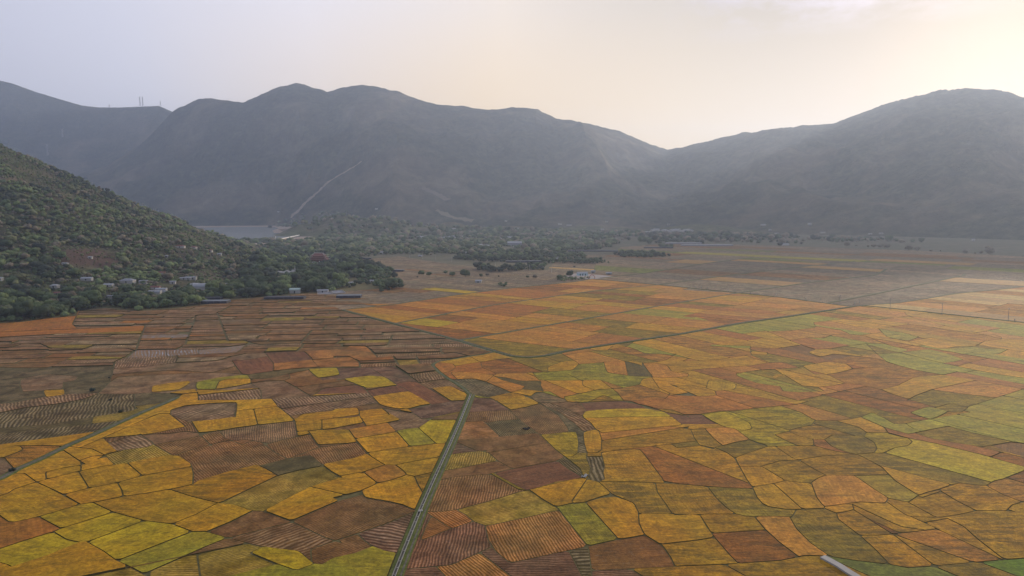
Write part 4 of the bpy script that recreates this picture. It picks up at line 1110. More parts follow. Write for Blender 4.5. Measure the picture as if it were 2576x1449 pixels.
def scatter(poly_s, step, rad, pt, clump=0.0, jit=1.0, seed=0, need=None, ymax=3300):
    rng = np.random.default_rng(100 + seed); poly = PTS(poly_s)
    gp = [hit(u, v)[:2] for u, v in poly]; xs = [p[0] for p in gp]; ys = [p[1] for p in gp]
    x0, x1, y0, y1 = min(xs) - 60, max(xs) + 60, min(ys) - 40, max(ys) + 60
    nx, ny = int((x1 - x0) / step), int((y1 - y0) / step)
    X, Y = np.meshgrid(np.arange(nx), np.arange(ny)); X = x0 + (X + rng.random(X.shape) * jit) * step; Y = y0 + (Y + rng.random(Y.shape) * jit) * step
    X, Y = X.ravel(), Y.ravel(); Z = terrain(X, Y)
    if clump:
        k = fbm(X / 70 + seed, Y / 70, 3) + 0.25 * (fbm(X / 14, Y / 14, 2) - .5); m_ = k > clump; X, Y, Z = X[m_], Y[m_], Z[m_]
    ff = Y * CP - (Z - H) * SP; U = 1288 + F * X / ff; V = 724.5 - F * (Y * SP + (Z - H) * CP) / ff
    m_ = np.zeros(len(X), bool); P = np.array(poly)
    inside = np.zeros(len(X), bool); j = len(P) - 1
    for i in range(len(P)):
        xi, yi = P[i]; xj, yj = P[j]
        c = ((yi > V) != (yj > V)) & (U < (xj - xi) * (V - yi) / (yj - yi + 1e-12) + xi); inside ^= c; j = i
    hue = fbm(X / 55 + 9, Y / 55 + 3, 3)
    for i in np.nonzero(inside)[0]:
        u, v = U[i], V[i]
        if in_excl(u, v): continue
        if any((X[i] - a) ** 2 + (Y[i] - b_) ** 2 < r * r for a, b_, r in KEEP): continue
        if need and not need(X[i], Y[i]): continue
        r = rad * float(np.clip(math.exp(rng.normal() * .36), .45, 1.85))
        if any(a < X[i] / Y[i] < b_ and c < Y[i] < d_ for a, b_, c, d_ in LOW): r *= 0.66
        k = int(np.clip((hue[i] + rng.normal() * .10 - .30) / .40 * len(pt), 0, len(pt) - 1)) if len(pt) > 1 else 0
        trees.append((X[i], Y[i], Z[i], r, r * rng.uniform(1.5, 2.1), pt[k]))
EXCL = [arr('686,572 760,574 812,586 800,606 700,612 686,606'), arr('470,560 690,560 690,606 600,606 470,575'), arr('140,624 230,618 300,630 292,668 220,690 160,668'), arr('395,716 470,712 470,722 395,728'), arr('0,450 60,452 60,458 0,458')]
# solitary trees and rows: tile, x, foot y, crown width in that tile, tint, how they are told apart
SOLO = [('N', 255, 752, 80, 1, 'broad green tree at the left end of the pair beside the straight grey road'),
 ('N', 350, 762, 75, 1, 'green tree leaning against its broad neighbour beside the straight grey road'),
 ('N', 545, 735, 60, 1, 'flat topped green tree left of a taller one beside the straight grey road'),
 ('N', 632, 762, 75, 1, 'full green tree right of the flat topped one beside the straight grey road'),
 ('N', 790, 768, 118, 0, 'wide dark umbrella shaped tree, the broadest in the roadside row'),
 ('N', 975, 768, 52, 0, 'narrow upright dark tree in the roadside row right of the wide umbrella shaped tree'),
 ('N', 1055, 758, 48, 3, 'thin greyish tree next to the narrow upright roadside tree'),
 ('N', 1190, 768, 26, 5, 'tiny dark round tree alone in the roadside row'),
 ('N', 1540, 782, 44, 0, 'small dark round tree at the road left of a grey bush'),
 ('N', 1630, 785, 60, 3, 'grey green roadside tree right of the small dark round one'),
 ('N', 1930, 805, 78, 1, 'green tree at the road corner left of the gravel yard'),
 ('N', 2050, 768, 100, 5, 'dark purple grey tree beside the pale blue building on the gravel yard'),
 ('N', 2105, 650, 30, 5, 'small dark tree alone in the field above the yellow strip'),
 ('N', 1740, 475, 50, 0, 'dark tree alone behind the long grove in the pale plain'),
 ('N', 210, 775, 22, 5, 'small dark shrub standing on the road verge left of the broad green trees'),
 ('L', 625, 345, 34, 5, 'lone dark tree standing out on the crest of the near hill'),
 ('L', 38, 92, 62, 0, 'broad tree on the hill crest at the left edge of the photo'),
 ('L', 765, 415, 20, 5, 'little dark tree on the hill crest below the lone tree'),
 ('L', 1690, 1225, 90, 4, 'light green round tree between the dark shade nets and the wood'),
 ('M', 1690, 790, 130, 0, 'large round dark tree in the wood right of the temple'),
 ('M', 1885, 800, 60, 0, 'upright tree at the near edge of the mauve fields right of the temple'),
 ('M', 1595, 1075, 75, 5, 'round dark tree standing at the left of the orchard trees by the fields'),
 ('M', 1660, 1100, 42, 5, 'small round dark tree in front of the orchard trees'),
 ('M', 1750, 1050, 70, 5, 'dark orchard tree behind a small round one'),
 ('M', 1805, 1055, 60, 5, 'dark orchard tree in the middle of the orchard by the fields'),
 ('M', 1868, 1020, 50, 5, 'rearmost dark orchard tree'),
 ('M', 1910, 1060, 78, 5, 'wide dark orchard tree right of the middle of the orchard'),
 ('M', 2000, 1075, 62, 0, 'separate round dark tree at the right end of the orchard'),
 ('M', 2100, 1170, 70, 0, 'round bush at the front of the small grove beside the fields'),
 ('Q', 530, 438, 62, 3, 'hazy wide tree left in the far hedgerow'), ('Q', 635, 436, 28, 3, 'hazy narrow tree in the far hedgerow right of a wide one'),
 ('Q', 770, 445, 34, 3, 'hazy low tree left of the tallest clump in the far hedgerow'), ('Q', 835, 450, 60, 3, 'hazy round tree left in the clump of the far hedgerow'),
 ('Q', 905, 452, 66, 3, 'tallest hazy tree of the clump in the far hedgerow'), ('Q', 985, 455, 58, 3, 'hazy tree at the right end of the clump in the far hedgerow'),
 ('Q', 1228, 485, 84, 3, 'wide hazy tree left of a round one in the far hedgerow'), ('Q', 1330, 488, 66, 3, 'round hazy tree right of a wide one in the far hedgerow'),
 ('Q', 1480, 495, 34, 3, 'thin ragged tree in the far hedgerow'), ('Q', 1590, 495, 24, 3, 'very small round tree in the far hedgerow'),
 ('Q', 1868, 518, 56, 3, 'pointed hazy tree in the far hedgerow'), ('Q', 1980, 522, 30, 3, 'low hazy bush right of the pointed tree in the far hedgerow'),
 ('Q', 2050, 522, 52, 3, 'hazy tree left of the largest one in the far hedgerow'), ('Q', 2145, 525, 110, 3, 'largest hazy tree in the far hedgerow'),
 ('A', 695, 792, 46, 5, 'dark bush in the middle of the bund between stubble fields on the left'),
 ('A', 832, 850, 24, 5, 'small dark bush by the striped stubble left of the yellow fields'),
 ('A', 912, 950, 34, 5, 'low dark bush beside the left dirt road'), ('A', 826, 690, 16, 5, 'tiny dark bush on the bund left of the striped fields'),
 ('A', 95, 1410, 50, 5, 'dark bush on the dirt road at the left edge'),
 ('M', 560, 285, 60, 5, 'dark tree on the reservoir point'), ('O', 2080, 412, 60, 5, 'dark hazy tree left of the pale shed in the far plain'), ('O', 2305, 392, 34, 5, 'small hazy tree on the far plain')]

# ================================================================ buildings
M_WHITE = plain('white wall', (.33, .33, .31), var=0.12, scale=0.6); M_TIN = plain('tin roof', (.26, .275, .29), rough=0.6, var=0.25, scale=0.4, spec=0.3)
M_GREY = plain('grey roof', (.22, .23, .25), var=0.2, scale=0.5); M_RED = plain('red tile roof', (.17, .075, .06), var=0.3, scale=0.8)
M_BLUE = plain('pale blue wall', (.42, .58, .60), var=0.08, scale=0.6); M_DARK = plain('dark opening', (.025, .03, .035), var=0.2)
M_NET = plain('black shade net', (.030, .032, .045), rough=0.7, var=0.2, scale=0.3); M_NET2 = plain('grey shade net', (.13, .15, .17), rough=0.7, var=0.15, scale=0.3)
M_STONE = plain('pale stone', (.38, .37, .35), var=0.2, scale=0.5); M_STEEL = plain('steel', (.20, .20, .21), var=0.1, rough=0.5); M_RSTEEL = plain('red steel', (.35, .05, .05), var=0.1, rough=0.5)
M_WOODC = plain('temple column', (.16, .07, .05), var=0.2)
def at(tile, x, y): return hit(*T(tile, x, y))
def mpp(p): return (p[1] * CP + H * SP) / F
def house(p, w_, d, h, rz, wall, roof, label, cat='house', group=None, name='house', kind='gable', doors=0):
    e = empty(name, p, rz, label, cat, group); KEEP.append((p[0], p[1] - 2, max(w_, d) * 0.62 + 3)); LOW.append(((p[0] - w_ / 2 - 2) / p[1], (p[0] + w_ / 2 + 2) / p[1], p[1] - 70, p[1]))
    bm = bmesh.new(); box(bm, (0, 0, h / 2 - .4), (w_, d, h + .8)); bobj('wall', bm, wall, e)
    rh = d * .24
    if kind == 'gable':
        W, D = w_ / 2 + .5, d / 2 + .5; z = h
        v = [(-W, -D, z - .1), (W, -D, z - .1), (W, D, z - .1), (-W, D, z - .1), (-W, 0, z + rh), (W, 0, z + rh), (-W, -D, z - .3), (W, -D, z - .3), (W, D, z - .3), (-W, D, z - .3)]
        mesh('roof', v, [(0, 1, 5, 4), (2, 3, 4, 5), (0, 4, 3), (1, 2, 5), (6, 7, 1, 0), (7, 8, 2, 1), (8, 9, 3, 2), (9, 6, 0, 3), (9, 8, 7, 6)], roof, e)
    elif kind == 'hip':
        W, D = w_ / 2 + .6, d / 2 + .6; z = h; k = max(0.3, W - D)
        v = [(-W, -D, z - .1), (W, -D, z - .1), (W, D, z - .1), (-W, D, z - .1), (-k, 0, z + rh), (k, 0, z + rh)]
        mesh('roof', v, [(0, 1, 5, 4), (2, 3, 4, 5), (0, 4, 3), (1, 2, 5), (3, 2, 1, 0)], roof, e)
    elif kind == 'flat':
        bm = bmesh.new(); box(bm, (0, 0, h + .55), (w_ + .6, d + .6, .28), 0, .05); bobj('roof', bm, roof, e)
    elif kind == 'barrel':
        v, f = [], []; n = 8
        for i in range(n + 1):
            a = math.pi * i / n; y = -math.cos(a) * (d / 2 + .3); z = h + math.sin(a) * d * .36
            v += [(-w_ / 2 - .3, y, z), (w_ / 2 + .3, y, z)]
            if i: f.append((2 * i - 2, 2 * i - 1, 2 * i + 1, 2 * i))
        f += [tuple(range(0, 2 * n + 2, 2))[::-1], tuple(range(1, 2 * n + 2, 2))]; mesh('roof', v, f, roof, e)
    for i in range(doors):
        bm = bmesh.new(); box(bm, (w_ * ((i + 1) / (doors + 1) - .5), -d / 2 - .04, h * .42), (1.5, .14, h * .7)); bobj('door', bm, M_DARK, e)
    return e
LB = lambda s: s
house(at('N', 2200, 752), 17, 8, 4.0, R(8), M_BLUE, M_TIN, 'pale blue service building with dark doors on the gravel yard', 'building', name='service_building', doors=3)
e = house(at('N', 2332, 722), 7.5, 5, 3.0, R(-5), M_WHITE, M_TIN, 'small white domed kiosk behind the red arch', 'kiosk', name='kiosk', kind='barrel', doors=2)
house(at('N', 2520, 740), 9, 5, 2.6, R(3), M_GREY, M_TIN, 'low grey shelter with poles at the right end of the gravel yard', 'shelter', name='shelter', doors=1)
# red arch over the road
p = at('N', 2318, 795); e = empty('entrance_arch', p, 0, 'red steel arch standing over the road entrance by the gravel yard', 'arch')
bm = bmesh.new(); n = 14
pt = [(-math.cos(math.pi * i / n) * 4.4, 0, 1.2 + math.sin(math.pi * i / n) * 5.6) for i in range(n + 1)]
for a, c in zip(pt, pt[1:]): tube(bm, a, c, .38, n=6)
bobj('arch_rib', bm, M_RSTEEL, e)
for s in (-1, 1):
    bm = bmesh.new(); box(bm, (s * 4.4, 0, .5), (1.2, 1.2, 2.0), 0, .08); bobj('footing', bm, M_STONE, e)
# houses at the foot of the hill and up the slope: tile, x, y, width, depth, height, turn, wall, roof, kind, label
HS = [('L', 640, 1090, 13, 6, 3, 4, M_WHITE, M_TIN, 'gable', 'long white roofed house in the trees right of the leftmost white house'),
 ('L', 405, 1135, 9, 6, 3, -6, M_WHITE, M_TIN, 'hip', 'white walled house in the trees, leftmost white one at the hill foot'),
 ('L', 425, 1190, 7, 5, 3, 3, M_WHITE, M_RED, 'gable', 'small red roofed house half hidden in the trees below the leftmost white house'),
 ('L', 940, 1105, 17, 10, 4, 3, M_STONE, M_GREY, 'hip', 'large dark grey hipped house at the foot of the hill'),
 ('L', 800, 1128, 11, 6, 3, 0, M_STONE, M_TIN, 'gable', 'low pale shed left below the large dark grey house'),
 ('L', 1055, 1108, 10, 6, 3.4, 8, M_WHITE, M_GREY, 'gable', 'white house with grey roof right of the large dark grey house'),
 ('L', 1185, 1038, 9, 6, 3, 5, M_STONE, M_RED, 'gable', 'house with a bright red roof above the village at the hill foot'),
 ('L', 1145, 1145, 10, 6, 3, 4, M_STONE, M_RED, 'gable', 'dark red roof behind the white canopy'),
 ('L', 1350, 1080, 9, 3.5, 2.6, 20, M_WHITE, M_TIN, 'gable', 'slanting white roof left of the pair above the grey vaulted hall'),
 ('L', 1385, 1078, 8, 5, 2.8, -12, M_WHITE, M_TIN, 'gable', 'white roof in the middle of the row above the grey vaulted hall'),
 ('L', 1418, 1076, 9, 4, 3.0, 6, M_WHITE, M_TIN, 'gable', 'white roof nearest above the grey vaulted hall'),
 ('L', 1465, 1155, 21, 13, 5, 2, M_STONE, M_TIN, 'barrel', 'large grey vaulted hall in the trees at the hill foot'),
 ('L', 1434, 1150, 7, 7, 8, 2, M_WHITE, M_TIN, 'flat', 'white tower block at the left end of the grey vaulted hall'),
 ('L', 1655, 1130, 7, 6, 4, 10, M_WHITE, M_GREY, 'gable', 'narrow white house right of the grey vaulted hall'),
 ('L', 1140, 1188, 14, 7, 3, 6, M_WHITE, M_TIN, 'barrel', 'white curved canopy roof at the edge of the green wood'),
 ('L', 1185, 1165, 13, 6, 3.6, 2, M_STONE, M_TIN, 'gable', 'long pale roof just above the white curved canopy'),
 ('L', 1190, 1180, 12, 5, 3, -8, M_WHITE, M_GREY, 'gable', 'pale roofed shed right of the white curved canopy'),
 ('L', 795, 1215, 14, 5, 3, -4, M_WHITE, M_GREY, 'flat', 'long white shed in front of the wood, above the field corner'),
 ('L', 1325, 842, 15, 7, 3.4, 2, M_STONE, M_RED, 'hip', 'long pavilion with reddish roof on the hillside left of two red ones'),
 ('L', 1425, 852, 9, 8, 4, 2, M_STONE, M_RED, 'hip', 'middle one of the three red pavilions on the hillside'),
 ('L', 1545, 872, 7, 6, 3.4, 2, M_STONE, M_RED, 'hip', 'smallest and rightmost of the three red pavilions on the hillside'),
 ('L', 1612, 900, 7, 4, 2.6, 0, M_WHITE, M_TIN, 'gable', 'small pale hut right below the red pavilions'),
 ('L', 1226, 918, 5, 5, 3, 0, M_WHITE, M_TIN, 'hip', 'tiny pale hut alone in the trees of the lower slope'),
 ('L', 480, 975, 8, 4, 2.2, -12, M_WHITE, M_TIN, 'gable', 'pale hut on the left lower edge of the bare patch on the hill'),
 ('L', 665, 926, 5, 4, 2.2, 5, M_WHITE, M_TIN, 'gable', 'tiny pale hut in the middle of the bare patch on the hill'),
 ('L', 3, 1085, 6, 5, 3, 0, M_WHITE, M_TIN, 'gable', 'white hut at the left edge of the photo'),
 ('L', 1270, 1105, 7, 5, 3, 12, M_STONE, M_GREY, 'gable', 'grey hut between the white house and the slanting white roofs'),
 ('M', 910, 1178, 13, 7, 4.4, 2, M_WHITE, plain('pale green roof', (.36, .46, .42), rough=0.5, var=0.1), 'barrel', 'long pale green vaulted house above the black shade net'),
 ('M', 540, 1000, 22, 5, 2.6, 2, M_STONE, M_TIN, 'gable', 'long low pale shed in the wood left of the white tents'),
 ('M', 1290, 1170, 14, 5, 3, 4, M_STONE, M_TIN, 'gable', 'pale shed at the back of the walled yards'),
 ('M', 1865, 420, 20, 8, 4, -12, M_WHITE, M_TIN, 'gable', 'white house in the far scrub right of the dam'),
 ('M', 1135, 492, 14, 8, 4, 0, M_WHITE, M_GREY, 'gable', 'pale house in the trees below the dam'),
 ('M', 1420, 488, 10, 6, 4, 0, M_WHITE, M_TIN, 'gable', 'small white house in the trees right below the dam'),
 ('M', 2105, 632, 16, 7, 4, 3, M_WHITE, M_TIN, 'gable', 'white roof in the trees at the upper edge of the mauve fields'),
 ('M', 2340, 1085, 9, 6, 3, 12, M_WHITE, M_TIN, 'gable', 'white hut hidden in the small grove beside the fields'),
 ('M', 1675, 1055, 7, 5, 3, 10, M_WHITE, M_TIN, 'gable', 'small white hut behind the orchard'),
 ('M', 1970, 1024, 6, 4, 2.6, 0, M_WHITE, M_TIN, 'gable', 'tiny white hut behind the separate round tree of the orchard'),
 ('M', 675, 64, 14, 10, 5, 0, M_WHITE, M_TIN, 'gable', 'small white building alone on the lower mountain slope'),
 ('M', 2030, 25, 16, 10, 5, 0, M_WHITE, M_TIN, 'gable', 'white roof high in the scrub above the knolls'),
 ('N', 945, 398, 22, 14, 4, -14, M_WHITE, M_TIN, 'gable', 'bright white roofed shed at the left of the pair in the valley trees'),
 ('N', 1060, 405, 20, 9, 4, 0, M_WHITE, M_TIN, 'gable', 'lower white shed at the right of the pair in the valley trees'),
 ('N', 1385, 392, 42, 18, 9, -3, M_GREY, M_TIN, 'gable', 'large hall with white roof and dark side at the edge of the valley trees'),
 ('N', 1400, 408, 18, 6, 3, 0, M_WHITE, M_TIN, 'flat', 'low white annex in front of the large hall'),
 ('N', 1895, 560, 10, 5, 3, 0, M_WHITE, M_TIN, 'gable', 'small white shed in the plantation right of the long grove'),
 ('N', 495, 445, 10, 6, 3, 0, M_WHITE, M_TIN, 'gable', 'white hut in the middle of the dark valley trees'),
 ('N', 820, 485, 14, 6, 3, 0, M_STONE, M_TIN, 'gable', 'pale shed in the valley trees above the sandy field'),
 ('N', 948, 838, 9, 6, 3, -10, M_WHITE, M_TIN, 'gable', 'field hut with white roof among bushes beside the yellow field'),
 ('N', 648, 200, 18, 8, 4, 0, M_WHITE, M_TIN, 'gable', 'white house above the left far village'), ('N', 1410, 190, 20, 8, 4, 0, M_WHITE, M_TIN, 'gable', 'white house above the right end of the second far village'),
 ('N', 1930, 138, 20, 8, 4, 0, M_STONE, M_TIN, 'gable', 'dim pale house on the lower slope left of a brighter one'), ('N', 2040, 152, 26, 8, 4, -5, M_WHITE, M_TIN, 'gable', 'brighter pale house on the lower slope'),
 ('N', 1798, 267, 24, 9, 4, 0, M_WHITE, M_TIN, 'gable', 'white house at the edge of the far plain'), ('N', 1555, 335, 16, 7, 4, 0, M_WHITE, M_TIN, 'gable', 'pale house right of the second far village'),
 ('N', 1280, 103, 14, 8, 4, 0, M_WHITE, M_TIN, 'gable', 'white dot of a house up in the scrub'), ('N', 245, 525, 8, 5, 3, 0, M_WHITE, M_TIN, 'gable', 'small hut near the first roadside pole'),
 ('O', 215, 154, 12, 8, 5, 0, M_WHITE, M_TIN, 'gable', 'white hut on the slope above the far plain'), ('O', 880, 187, 12, 10, 8, 0, M_WHITE, M_TIN, 'flat', 'white block above the far right village'),
 ('O', 170, 237, 14, 8, 4, 0, M_WHITE, M_TIN, 'gable', 'white hut at the left of the far meadow'), ('O', 655, 263, 22, 9, 4, 0, M_WHITE, M_TIN, 'gable', 'bright white house at the left end of the far right village'),
 ('O', 1895, 190, 24, 9, 5, 0, M_WHITE, M_TIN, 'gable', 'pale house at the end of a track on the right slope'), ('O', 2395, 183, 16, 10, 7, 0, M_WHITE, M_TIN, 'gable', 'bright white house alone on the right slope'),
 ('O', 1970, 244, 12, 8, 6, 0, M_WHITE, M_TIN, 'gable', 'small bright house at the foot of the right slope'), ('O', 2040, 280, 16, 8, 4, 0, M_WHITE, M_TIN, 'gable', 'white house in the trees of the far plain'),
 ('O', 2120, 400, 26, 9, 3, 0, M_STONE, M_TIN, 'gable', 'pale shed beside a dark tree in the far plain'),
 ('Q', 255, 285, 20, 7, 4, 0, M_WHITE, M_TIN, 'gable', 'dim house at the mountain foot, left'), ('Q', 793, 302, 14, 7, 4, 0, M_WHITE, M_TIN, 'gable', 'dim white house at the mountain foot, middle'),
 ('Q', 918, 298, 14, 7, 4, 0, M_WHITE, M_TIN, 'gable', 'dim white house at the mountain foot, right of the middle one'), ('Q', 1958, 374, 10, 7, 6, 0, M_WHITE, M_TIN, 'gable', 'faint white dot of a house at the right mountain foot')]
for q in HS:
    tl, x, y, w_, d, h, rz, wl, rf, kd, lab = q
    house(at(tl, x, y), w_, d, h, R(rz), wl, rf, lab if len(lab.split()) > 3 else lab + ' in trees', kind=kd, doors=1 if q[1] < 2000 and w_ < 18 else 0)
rg = random.Random(5)
for tl, x0, x1, y0, y1, n, lab, grp in [('N', 235, 755, 286, 320, 40, 'left far village', 'houses of the left far village'),
        ('N', 1000, 1440, 298, 328, 26, 'middle far village', 'houses of the middle far village'),
        ('O', 690, 1130, 236, 264, 36, 'far right village', 'houses of the far right village')]:
    for i in range(n):
        x = x0 + (x1 - x0) * (i + rg.random()) / n; y = y0 + (y1 - y0) * rg.random() * (1 - .5 * abs(2 * i / n - 1)); p = at(tl, x, y)
        rf = rg.choice([(M_TIN, 'tin'), (M_TIN, 'tin'), (M_GREY, 'dark grey'), (M_WHITE, 'white')]); ww = rg.uniform(10, 20); kd = rg.choice(['gable', 'hip', 'gable'])
        part = ['far left end', 'left part', 'middle', 'right part', 'far right end'][int(5 * i / n)]
        house(p, ww, rg.uniform(7, 10), rg.uniform(3, 5), rg.uniform(-.3, .3), rg.choice([M_WHITE, M_STONE]), rf[0], f"{'long' if ww > 15 else 'small'} {'hipped' if kd == 'hip' else 'gabled'} {rf[1]} roofed house at the {part} of the {lab}", 'house', grp, kind=kd)
# long plastic and net houses
def net(tl, x, y, w_, d, h, rz, top, side, label):
    p = at(tl, x, y); e = empty('shade_house', p, R(rz), label, 'shade house'); KEEP.append((p[0], p[1], w_ * .5)); KEEP.append((p[0] - w_ * .3, p[1], d * .6)); KEEP.append((p[0] + w_ * .3, p[1], d * .6))
    bm = bmesh.new(); box(bm, (0, 0, h), (w_, d, .16)); bobj('roof', bm, top, e)
    bm = bmesh.new()
    for s in (-1, 1): box(bm, (0, s * (d / 2 - .1), h / 2 - .05), (w_ - .1, .06, h - .1)); box(bm, (s * (w_ / 2 - .1), 0, h / 2 - .05), (.06, d - .5, h - .1))
    bobj('side_net', bm, side, e)
    bm = bmesh.new()
    for i in range(5):
        for s in (-1, 1): box(bm, (w_ * (i / 4 - .5) * .98, s * (d / 2 + .02), h / 2 - .02), (.14, .1, h))
    bobj('post', bm, M_STEEL, e)
net('A', 1630, 117, 30, 14, 3.4, 3, M_NET2, M_NET, 'grey topped shade house beside the wood at the field edge')
net('A', 1590, 90, 27, 9, 3, 3, M_NET, M_NET, 'small black shade house behind the grey topped one')
net('M', 770, 1262, 48, 13, 3.2, 3, M_NET, M_NET, 'long black shade house below the pale green vaulted house')
net('M', 1655, 1237, 30, 14, 3.2, 4, M_NET2, M_NET, 'slate grey shade house standing in the fields')
net('O', 1040, 384, 110, 26, 4, -2, M_TIN, M_GREY, 'pale long plastic greenhouse, left one by the far dark trees')
net('O', 1290, 406, 150, 24, 4, -2, M_TIN, M_GREY, 'bright long plastic greenhouse, right one by the far dark trees')
net('O', 770, 432, 80, 12, 3.4, 0, M_NET2, M_NET, 'low grey shade house beyond the dark oval grove')
net('N', 2330, 460, 130, 14, 3, -2, M_NET2, M_NET, 'long grey shade house right of the long dark hedge')
net('N', 1500, 592, 75, 14, 3, 3, M_NET2, M_NET, 'grey shade house at the lower edge of the valley wood')
net('M', 1840, 708, 40, 12, 3, 0, M_NET, M_NET, 'dark shade house on the corner of the mauve fields')
net('M', 2310, 878, 26, 9, 3, -2, M_NET2, M_NET, 'small dark shade house between the grove and the mauve fields')
# low walled yards
for tl, qs, lab in [('M', [(1218, 1205), (1222, 1170), (1370, 1160), (1425, 1195)], 'low pale walls of the left yard at the field edge'),
                    ('M', [(1440, 1190), (1395, 1158), (1555, 1150), (1605, 1180)], 'low pale walls of the right yard at the field edge')]:
    P = [at(tl, *q) for q in qs]; bm = bmesh.new()
    for a, c in zip(P, P[1:] + P[:1]):
        d = Vector(c) - Vector(a); box(bm, ((a[0] + c[0]) / 2, (a[1] + c[1]) / 2, .7), (d.length, .3, 1.4), math.atan2(d.y, d.x))
    o = bobj('yard_wall', bm, M_STONE); tag(o, lab, 'wall')
    c = Vector((sum(p[0] for p in P) / 4, sum(p[1] for p in P) / 4, 0)); KEEP.append((c.x, c.y, 20))
    tag(mesh('pavement', [(p[0], p[1], .3) for p in P], [(0, 1, 2, 3)], M_GREY), kind='structure')
# temple with three stacked roofs
p = at('M', 1240, 762); KEEP.append((p[0], p[1], 24)); KEEP.append((p[0], p[1] - 24, 14))
LOW.append(((p[0] - 21) / p[1], (p[0] + 21) / p[1], p[1] - 150, p[1])); LOW.append((p[0] / p[1] - .01, p[0] / p[1] + .022, p[1] - 60, p[1]))
tm = empty('temple', p, R(-3), 'temple with three stacked red tiled roofs and upturned eaves rising from the wood', 'temple')
bm = bmesh.new(); box(bm, (0, 0, .8), (34, 22, 2.4), 0, .1); box(bm, (0, -13, .3), (12, 5, 1.4), 0, .1); bobj('base', bm, M_STONE, tm)
bm = bmesh.new(); box(bm, (0, 1, 5), (24, 14, 6.2)); bobj('wall', bm, M_WOODC, tm)
for i in range(6):
    bm = bmesh.new(); tube(bm, (-14 + 5.6 * i, -9.5, 2), (-14 + 5.6 * i, -9.5, 7.4), .45, .4, 10); bobj('column', bm, M_WOODC, tm)
def temple_roof(w0, d0, w1, d1, z0, z1, ridge):
    v, f = [], []; n = 8; rings = []
    for k in range(5):                       # curved slope from eave to top
        q = k / 4; w_ = w0 + (w1 - w0) * q; d = d0 + (d1 - d0) * q; z = z0 + (z1 - z0) * q ** 1.5; ring = []
        for sx, sy, ex, ey in ((-1, -1, 1, -1), (1, -1, 1, 1), (1, 1, -1, 1), (-1, 1, -1, -1)):
            for j in range(n):
                s = j / n; x = (sx + (ex - sx) * s) * w_ / 2; y = (sy + (ey - sy) * s) * d / 2
                lift = (abs(2 * s - 1) ** 5) * 1.5 * (1 - q) ; ring.append(len(v)); v.append((x * (1 + .04 * (abs(2 * s - 1) ** 5) * (1 - q)), y, z + lift))
        rings.append(ring)
    for a, c in zip(rings, rings[1:]):
        m_ = len(a)
        for j in range(m_): f.append((a[j], a[(j + 1) % m_], c[(j + 1) % m_], c[j]))
    f.append(tuple(rings[-1])); f.append(tuple(rings[0])[::-1])
    r = mesh('roof', v, f, M_RED, tm); bm = bmesh.new()
    for a, c in ((0, 0), (n, n), (2 * n, 2 * n), (3 * n, 3 * n)):     # hip ridges with upturned tips
        q = [Vector(v[rg_[a]]) for rg_ in rings]; d = (q[0] - q[1]); tip = q[0] + Vector((d.x, d.y, 0)).normalized() * 1.8 + Vector((0, 0, 1.7))
        for s, e_ in zip([tip] + q, q): tube(bm, s, e_, .42, .42, 6)
    if ridge:
        a = Vector((-w1 / 2, 0, z1 + .3)); c = Vector((w1 / 2, 0, z1 + .3)); tube(bm, a, c, .6, .6, 6)
        for s in (-1, 1): tube(bm, (s * w1 / 2, 0, z1), (s * (w1 / 2 + 1.0), 0, z1 + 2.6), .5, .2, 6)
    bobj('ridge', bm, M_STONE, r)
temple_roof(37, 24, 29, 17, 7.4, 9.8, False)
bm = bmesh.new(); box(bm, (0, 0, 10.4), (26, 14, 2)); bobj('wall', bm, M_WOODC, tm)
temple_roof(33, 21, 25, 14, 11.2, 13.4, False)
bm = bmesh.new(); box(bm, (0, 0, 13.8), (22, 11, 1.8)); bobj('wall', bm, M_WOODC, tm)
temple_roof(28, 17, 17, 1.2, 14.8, 20.5, True)
# statues and gate pillars before the temple
def lathe(name, p, prof, material, label, cat, group=None, n=12):
    v, f = [], []
    for r_, z in prof: v += [(math.cos(6.2832 * i / n) * r_, math.sin(6.2832 * i / n) * r_, z) for i in range(n)]
    for k in range(len(prof) - 1):
        for i in range(n): f.append((k * n + i, k * n + (i + 1) % n, (k + 1) * n + (i + 1) % n, (k + 1) * n + i))
    f.append(tuple(range(n))[::-1]); f.append(tuple(range((len(prof) - 1) * n, len(prof) * n)))
    o = mesh(name, v, f, material, smooth=True); o.location = p; return tag(o, label, cat, group)
q = at('M', 1312, 752); q = (q[0], p[1] - 17, 0)
lathe('statue', q, [(2.2, 0), (2.3, .8), (1.7, 1.0), (2.1, 1.8), (1.5, 3.2), (1.2, 4.2), (.6, 4.7), (.75, 5.4), (.5, 6.1), (.1, 6.5)], M_WHITE, 'white seated statue in front of the right corner of the temple', 'statue')
for x, lab in ((1150, 'left one of the two pale gate pillars below the temple'), (1168, 'right one of the two pale gate pillars below the temple')):
    q = at('M', x, 806); KEEP.append((q[0], q[1], 9)); KEEP.append((q[0], q[1] - 14, 7)); lathe('gate_pillar', q, [(.9, 0), (.9, .5), (.6, .6), (.6, 7.5), (.9, 7.8), (.5, 8.6), (.1, 9.4)], M_WHITE, lab, 'pillar', n=8)
q = at('M', 905, 885); KEEP.append((q[0], q[1], 9)); KEEP.append((q[0], q[1] - 12, 8))
lathe('stupa', q, [(3.4, 0), (3.4, 1.2), (2.8, 1.3), (2.7, 2.6), (2.2, 3.4), (1.2, 4.4), (.8, 5.0), (.7, 6.6), (.25, 10), (.05, 12)], M_STONE, 'slender pale stupa at the right end of the white tents', 'stupa')
ORD = 'first second third fourth fifth sixth seventh eighth ninth tenth eleventh twelfth thirteenth fourteenth fifteenth'.split()
